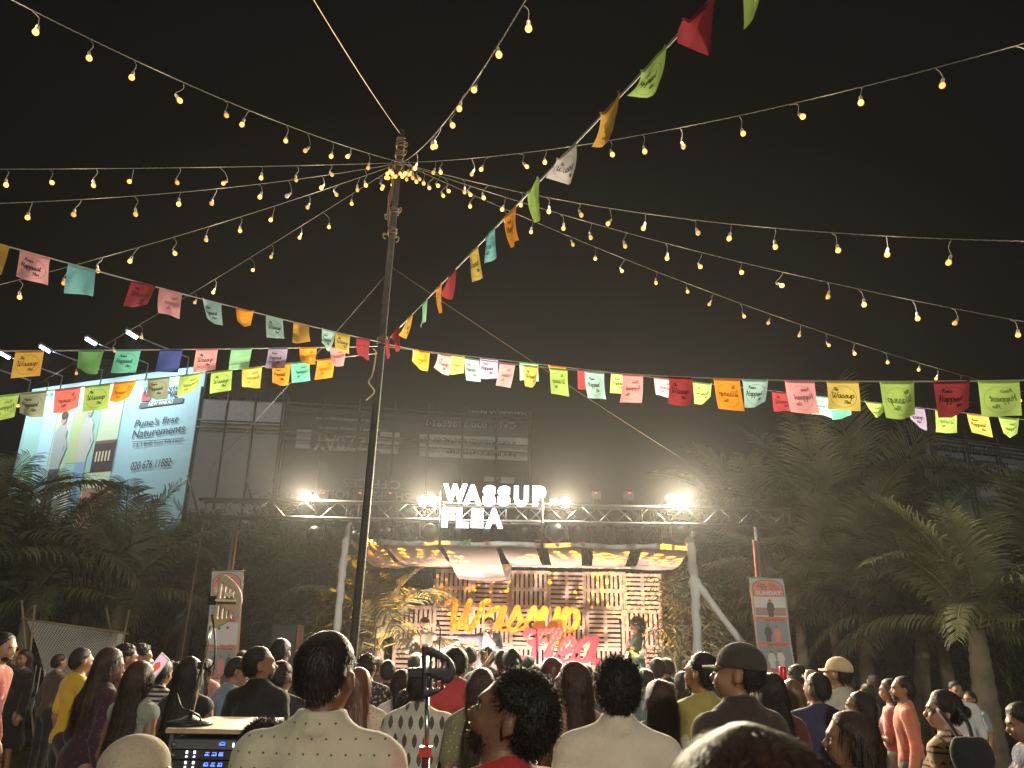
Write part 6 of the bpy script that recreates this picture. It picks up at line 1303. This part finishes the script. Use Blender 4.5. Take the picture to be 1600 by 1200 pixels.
far += [(540, 1030, 7.2, 'dark head just left of the tall iron pole', C_('k1', (.1, .1, .12)), 'short', 0, False), (682, 1046, 6.4, 'short girl between the leaf print shirt and the red jacket', C_('k2', (.3, .12, .12)), 'long', 0, True), (945, 1046, 7.4, 'woman behind the cream shirt man below the pink a', C_('k3', (.35, .3, .2)), 'long', 0, True),
  (985, 1048, 8.0, 'small head beside the right performer', C_('k4', (.1, .14, .12)), 'short', 0, False), (1178, 1050, 7.0, 'man between the dark cap and the long dark hair', C_('k5', (.2, .2, .22)), 'short', 10, False), (1290, 1058, 8.0, 'dim head left of the pale t-shirt man', C_('k6', (.1, .08, .08)), 'short', 20, False),
  (1376, 1064, 8.8, 'dim figure left of the woman in the pink top', C_('k7', (.06, .06, .07)), 'short', 40, False), (505, 1036, 6.6, 'person in a plaid shirt hidden behind the tall man', C_('k8', (.2, .12, .08)), 'short', 0, False), (92, 1020, 8.6, 'person in a brown shawl at the rope net screen', C_('k9', (.1, .07, .05)), 'short', -30, False),
  (268, 1030, 8.2, 'dark haired person between the phone and the black sleeveless top', C_('k10', (.12, .12, .14)), 'short', -10, False), (380, 1014, 8.2, 'tall person behind the light blue shirt', C_('k11', (.14, .1, .1)), 'short', 0, False)]
for (x, y, Y, lb, tp, hr, ro, fe) in far:
    Y = min(11.3, Y * 1.28); P(x, y, Y, lb, top=tp, bottom=random.choice((BLACKT, JEAN, GREYT)), h=.021, strands=260, rot=ro, hair=hr, fem=fe, arms=('point', 'down') if 'pointing' in lb else ('down', 'down'), skin=random.choice((0, 1, 0)), hairlen=.3, sleeve=random.choice(('short', 'long')))

# ---------------------------------------------------------------- performers
ps1, i1 = P(664, 963, 15.0, 'bearded guitarist in a green shirt and dark cap on the left of the stage', base=DECK, top=C_('sage_tee', (.26, .29, .21)), bottom=BLACKT, h=.016, strands=200, rot=-150, hair='short', beard=True, skin=2, sleeve='roll', arms=('fret', 'strum'), hat=1, cap=(C_('beanie', (.05, .03, .04)),), fat=1.1)
ps2, i2 = P(764, 963, 14.9, 'singer in a black open jacket over white with one arm stretched out', base=DECK, top=C_('singer_white', (.80, .80, .82)), bottom=C_('singer_trousers', (.06, .06, .07)), h=.015, strands=300, rot=172, yaw=8, hair='short', beard=True, skin=2, sleeve='none', arms=('mic', 'out'))
ps3, i3 = P(993, 966, 14.6, 'guitarist with big curly hair, green t-shirt and blue shorts on the stage right', base=DECK, top=C_('green_tee', (.07, .15, .12)), bottom=C_('shorts_blue', (.10, .28, .38)), h=.015, strands=2600, rot=95, hair='afro', hm=mat('hair_grey_curl', (.05, .045, .045), .4), skin=0, arms=('fret', 'strum'), fat=1.12)
# open jacket of the singer
def jacket(t):
    C = Fld((-.8, -.35, .6), (.8, .4, 1.6), .015); M_j = C_('singer_jacket', (.10, .11, .13))
    for p in [('e', (0, 0, 1.26), (.15, .105, .18), None), ('e', (0, 0, 1.07), (.135, .098, .17), None), ('e', (0, -.005, .93), (.15, .115, .12), None), ('c', (-.155, 0, 1.375), (.155, 0, 1.375), .055, .055), ('c', (-.1, -.02, 1.0), (-.12, -.01, .78), .1, .11), ('c', (.1, -.02, 1.0), (.12, -.01, .78), .1, .11)]: C.add(p, .05, .03)
    for s, pose in ((-1, 'mic'), (1, 'out')):
        S = np.array((s * .187, 0, 1.372)); e, w = ARMS[pose]; E = np.array((s * e[0], e[1], e[2])); Wr = np.array((s * w[0], w[1], w[2])); C.add(('c', S, E, .045, .038), .03, .02); C.add(('c', E, E + (Wr - E) * .3, .036, .034), .03, .018)
    Pp = C.pts((slice(None),) * 3); C.F += wr(Pp, .003, 5); C.F = np.maximum(C.F, np.minimum(.085 - np.abs(Pp[..., 0]), Pp[..., 1] + .03) * 1.0) ; C.F = np.maximum(C.F, Pp[..., 2] - 1.47); C.F = np.maximum(C.F, .72 - Pp[..., 2]); V, Q = C.mesh('j'); link('jacket', npmesh('jacket', V, Q), t, M_j)
jacket(ps2)
def guitar(info, owner, label, col, neck, body):
    mg = mat('guitar_' + label[:5], col, .25); t = empty('guitar', owner.location, label, 'guitar', rz=owner.rotation_euler.z, scale=owner.scale.x)
    A = Vector(body); N_ = Vector(neck); ax = (N_ - A).normalized(); up_ = Vector((0, 0, 1)); up_ = (up_ - ax * up_.dot(ax)).normalized(); fw = ax.cross(up_).normalized(); M3 = Matrix((ax, up_, fw)).transposed(); Mn = np.array(M3)
    G = Fld(np.array(A) - .34, np.array(A) + .34, .013)
    for (dx, dy, rx_, ry_) in ((-.10, 0, .13, .145), (.07, .01, .10, .11), (.15, .085, .06, .035), (.14, -.085, .05, .035)): G.add(('e', np.array(A + ax * dx + up_ * dy), (rx_, ry_, .06), Mn), .03)
    Pq = (G.pts((slice(None),) * 3) - np.array(A)) @ Mn; G.F = np.maximum(G.F, np.abs(Pq[..., 2]) - .024); V, Q = G.mesh('g'); link('body', npmesh('body', V, Q), t, mg)
    b = MB(); b.box((A + N_) / 2 + ax * .05 + fw * .0, ((N_ - A).length, .045, .022), M3); b.build('neck', M_wood, t); b = MB(); b.box(N_ + ax * .1, (.15, .065, .02), M3); hd = b.build('headstock', mg, t)
    b = MB(); 
    for q in range(3): b.box(A + ax * (-.08 + .07 * q) - fw * .0 + fw * .027, (.02, .075, .008), M3); b.box(A + ax * (-.08 + .07 * q) - fw * .027, (.02, .075, .008), M3)
    b.build('pickup', M_black, t)
    for q in range(5):
        b = MB(); b.tube([A - ax * .1 + up_ * (.012 * (q - 2)) - fw * .03, N_ + ax * .1 + up_ * (.006 * (q - 2)) - fw * .016], .0015, 3); b.build('string', M_chrome, t)
    b = MB(); b.tube(spline([Vector((-.02, .15, 1.1)) + Vector((.12, 0, -.05)), Vector((.12, .14, 1.3)), Vector((.10, .03, 1.46)), Vector((-.02, -.13, 1.3)), Vector((-.14, -.12, 1.1)), A - ax * .15], 5), .012, 5); b.build('strap', mat('strap_red', (.55, .10, .10), .7), t)
guitar(i1, ps1, 'white electric guitar of the left guitarist', (.75, .75, .74), (-.42, .26, 1.22), (.10, .17, 1.02)); guitar(i3, ps3, 'white electric guitar of the curly haired guitarist', (.8, .74, .7), (-.42, .26, 1.22), (.10, .17, 1.02))
def local_to_world(o, p): return Vector(o.location) + Matrix.Rotation(o.rotation_euler.z, 3, 'Z') @ (Vector(p) * o.scale.x)
m0 = local_to_world(ps2, (-.02, .205, 1.46)); t = empty('microphone', m0, 'microphone held to the singer\'s mouth', 'microphone'); hw = local_to_world(ps2, (-.05, .2, 1.38)) - m0; b = MB(); b.tube([(0, 0, .03), hw * 1.3], [.02, .016], 8); b.build('handle', M_black, t); b = MB(); b.lathe([(.0001, -.03), (.024, -.018), (.03, 0), (.024, .022), (.0001, .03)], (0, 0, .04), 12); b.build('grille', mat('mic_grille', (.6, .6, .6), .3, .8), t)
def mic_stand(px, pyt, Y, label, boom=.3):
    p = pix(px, pyt, Y); t = empty('microphone_stand', (p.x, Y, DECK + .02), label, 'microphone stand'); z = p.z - DECK; b = MB(); b.tube([(0, 0, .02), (0, 0, z)], .013, 8); b.build('tube', M_chrome if boom > 0 else M_black, t); b = MB(); b.tube([(0, 0, z), (boom, .05, z + .05)], .009, 6); b.build('boom', M_black, t)
    b = MB(); b.lathe([(.0001, -.05), (.02, -.04), (.03, .02), (.02, .05), (.0001, .055)], (boom, .05, z + .07), 10); b.build('microphone', M_black, t)
    for a in range(3): b = MB(); b.tube([(0, 0, .25), (math.cos(a * 2.1) * .3, math.sin(a * 2.1) * .3, .01)], .009, 5); b.build('leg', M_chrome, t)
mic_stand(839, 986, 14.3, 'empty chrome microphone stand in front of the pink F', -.12); mic_stand(688, 984, 14.4, 'microphone stand in front of the left guitarist', -.05); mic_stand(970, 981, 14.5, 'microphone stand in front of the curly haired guitarist', .0); mic_stand(588, 983, 14.4, 'white topped microphone stand at the left end of the stage', .12)
# things held
p = pix(247, 1040, 6.5); t = empty('mobile_phone', p, 'phone held up with a pink lit screen', 'phone'); M3 = Matrix.Rotation(R_(38), 3, 'Y') @ Matrix.Rotation(R_(12), 3, 'X'); b = MB(); b.box((0, 0, 0), (.09, .01, .19), M3); b.build('body', M_white, t); b = MB(); b.box(M3 @ Vector((0, -.008, 0)), (.08, .004, .17), M3); b.build('screen', emit('phone_screen', (1, .62, .72), .9, False), t)
b = MB(); b.lathe([(.0001, -.05), (.018, -.03), (.026, .02), (.0001, .05)], M3 @ Vector((0, -.012, -.01)), 10, M3); b.build('screen_picture', emit('phone_figure', (.9, .15, .08), .8, False), t)
t = empty('wooden_stick', pix(752, 1047, 7.4), 'pale wooden stick held up in front of the singer', 'stick'); b = MB(); b.tube([(0, 0, 0), pix(771, 1022, 7.4) - pix(752, 1047, 7.4)], [.018, .022], 6); b.build('shaft', M_bpole, t)
p = pix(1223, 1052, 7.6); t = empty('drink_can', p, 'small red can held up near the SUNDAY banner', 'can'); b = MB(); b.lathe([(.0001, -.06), (.03, -.06), (.033, -.05), (.033, .05), (.027, .06), (.0001, .06)], (0, 0, 0), 12); b.build('can_body', mat('can_red', (.6, .03, .03), .3, .3), t)
# shoulder bag of the striped top woman
p = pix(1518, 1180, 4.6); t = empty('shoulder_bag', p, 'black shoulder bag on the back of the striped top woman', 'bag'); G = Fld((-.2, -.1, -.2), (.2, .1, .2), .012); G.add(('e', (0, 0, 0), (.12, .06, .12), None), .0); Pp = G.pts((slice(None),) * 3); G.F = np.maximum(G.F, np.abs(Pp[..., 2]) - .095) + wr(Pp, .004, 4); V, Q = G.mesh('g'); link('pouch', npmesh('pouch', V, Q), t, blk)
b = MB(); b.tube([q - p for q in spline([pix(1505, 1165, 4.6), pix(1483, 1130, 4.7), pix(1468, 1112, 4.78), pix(1463, 1107, 4.9)], 5)], .012, 5); b.tube([q - p for q in spline([pix(1522, 1165, 4.6), pix(1512, 1130, 4.7), pix(1500, 1112, 4.78), pix(1492, 1106, 4.9)], 5)], .012, 5); b.build('strap', blk, t)
# plastic stools for the seated pair
for (px, py, Y, lb) in ((418, 1117, 3.6, 'right'), (228, 1143, 3.0, 'left')):
    a = pix(px, py, Y); t = empty('stool', (a.x, Y - .02, 0), f'black stool under the seated person {lb} of the amplifier rack', 'stool', 'stools at the amplifier rack'); b = MB(); b.lathe([(.0001, .0), (.17, .0), (.17, .03), (.0001, .03)], (0, 0, .33), 16); b.build('seat', M_black, t)
    for q in range(4): b = MB(); b.tube([(math.cos(q * 1.571) * .12, math.sin(q * 1.571) * .12, .33), (math.cos(q * 1.571) * .17, math.sin(q * 1.571) * .17, 0)], .012, 6); b.build('leg', M_black, t)
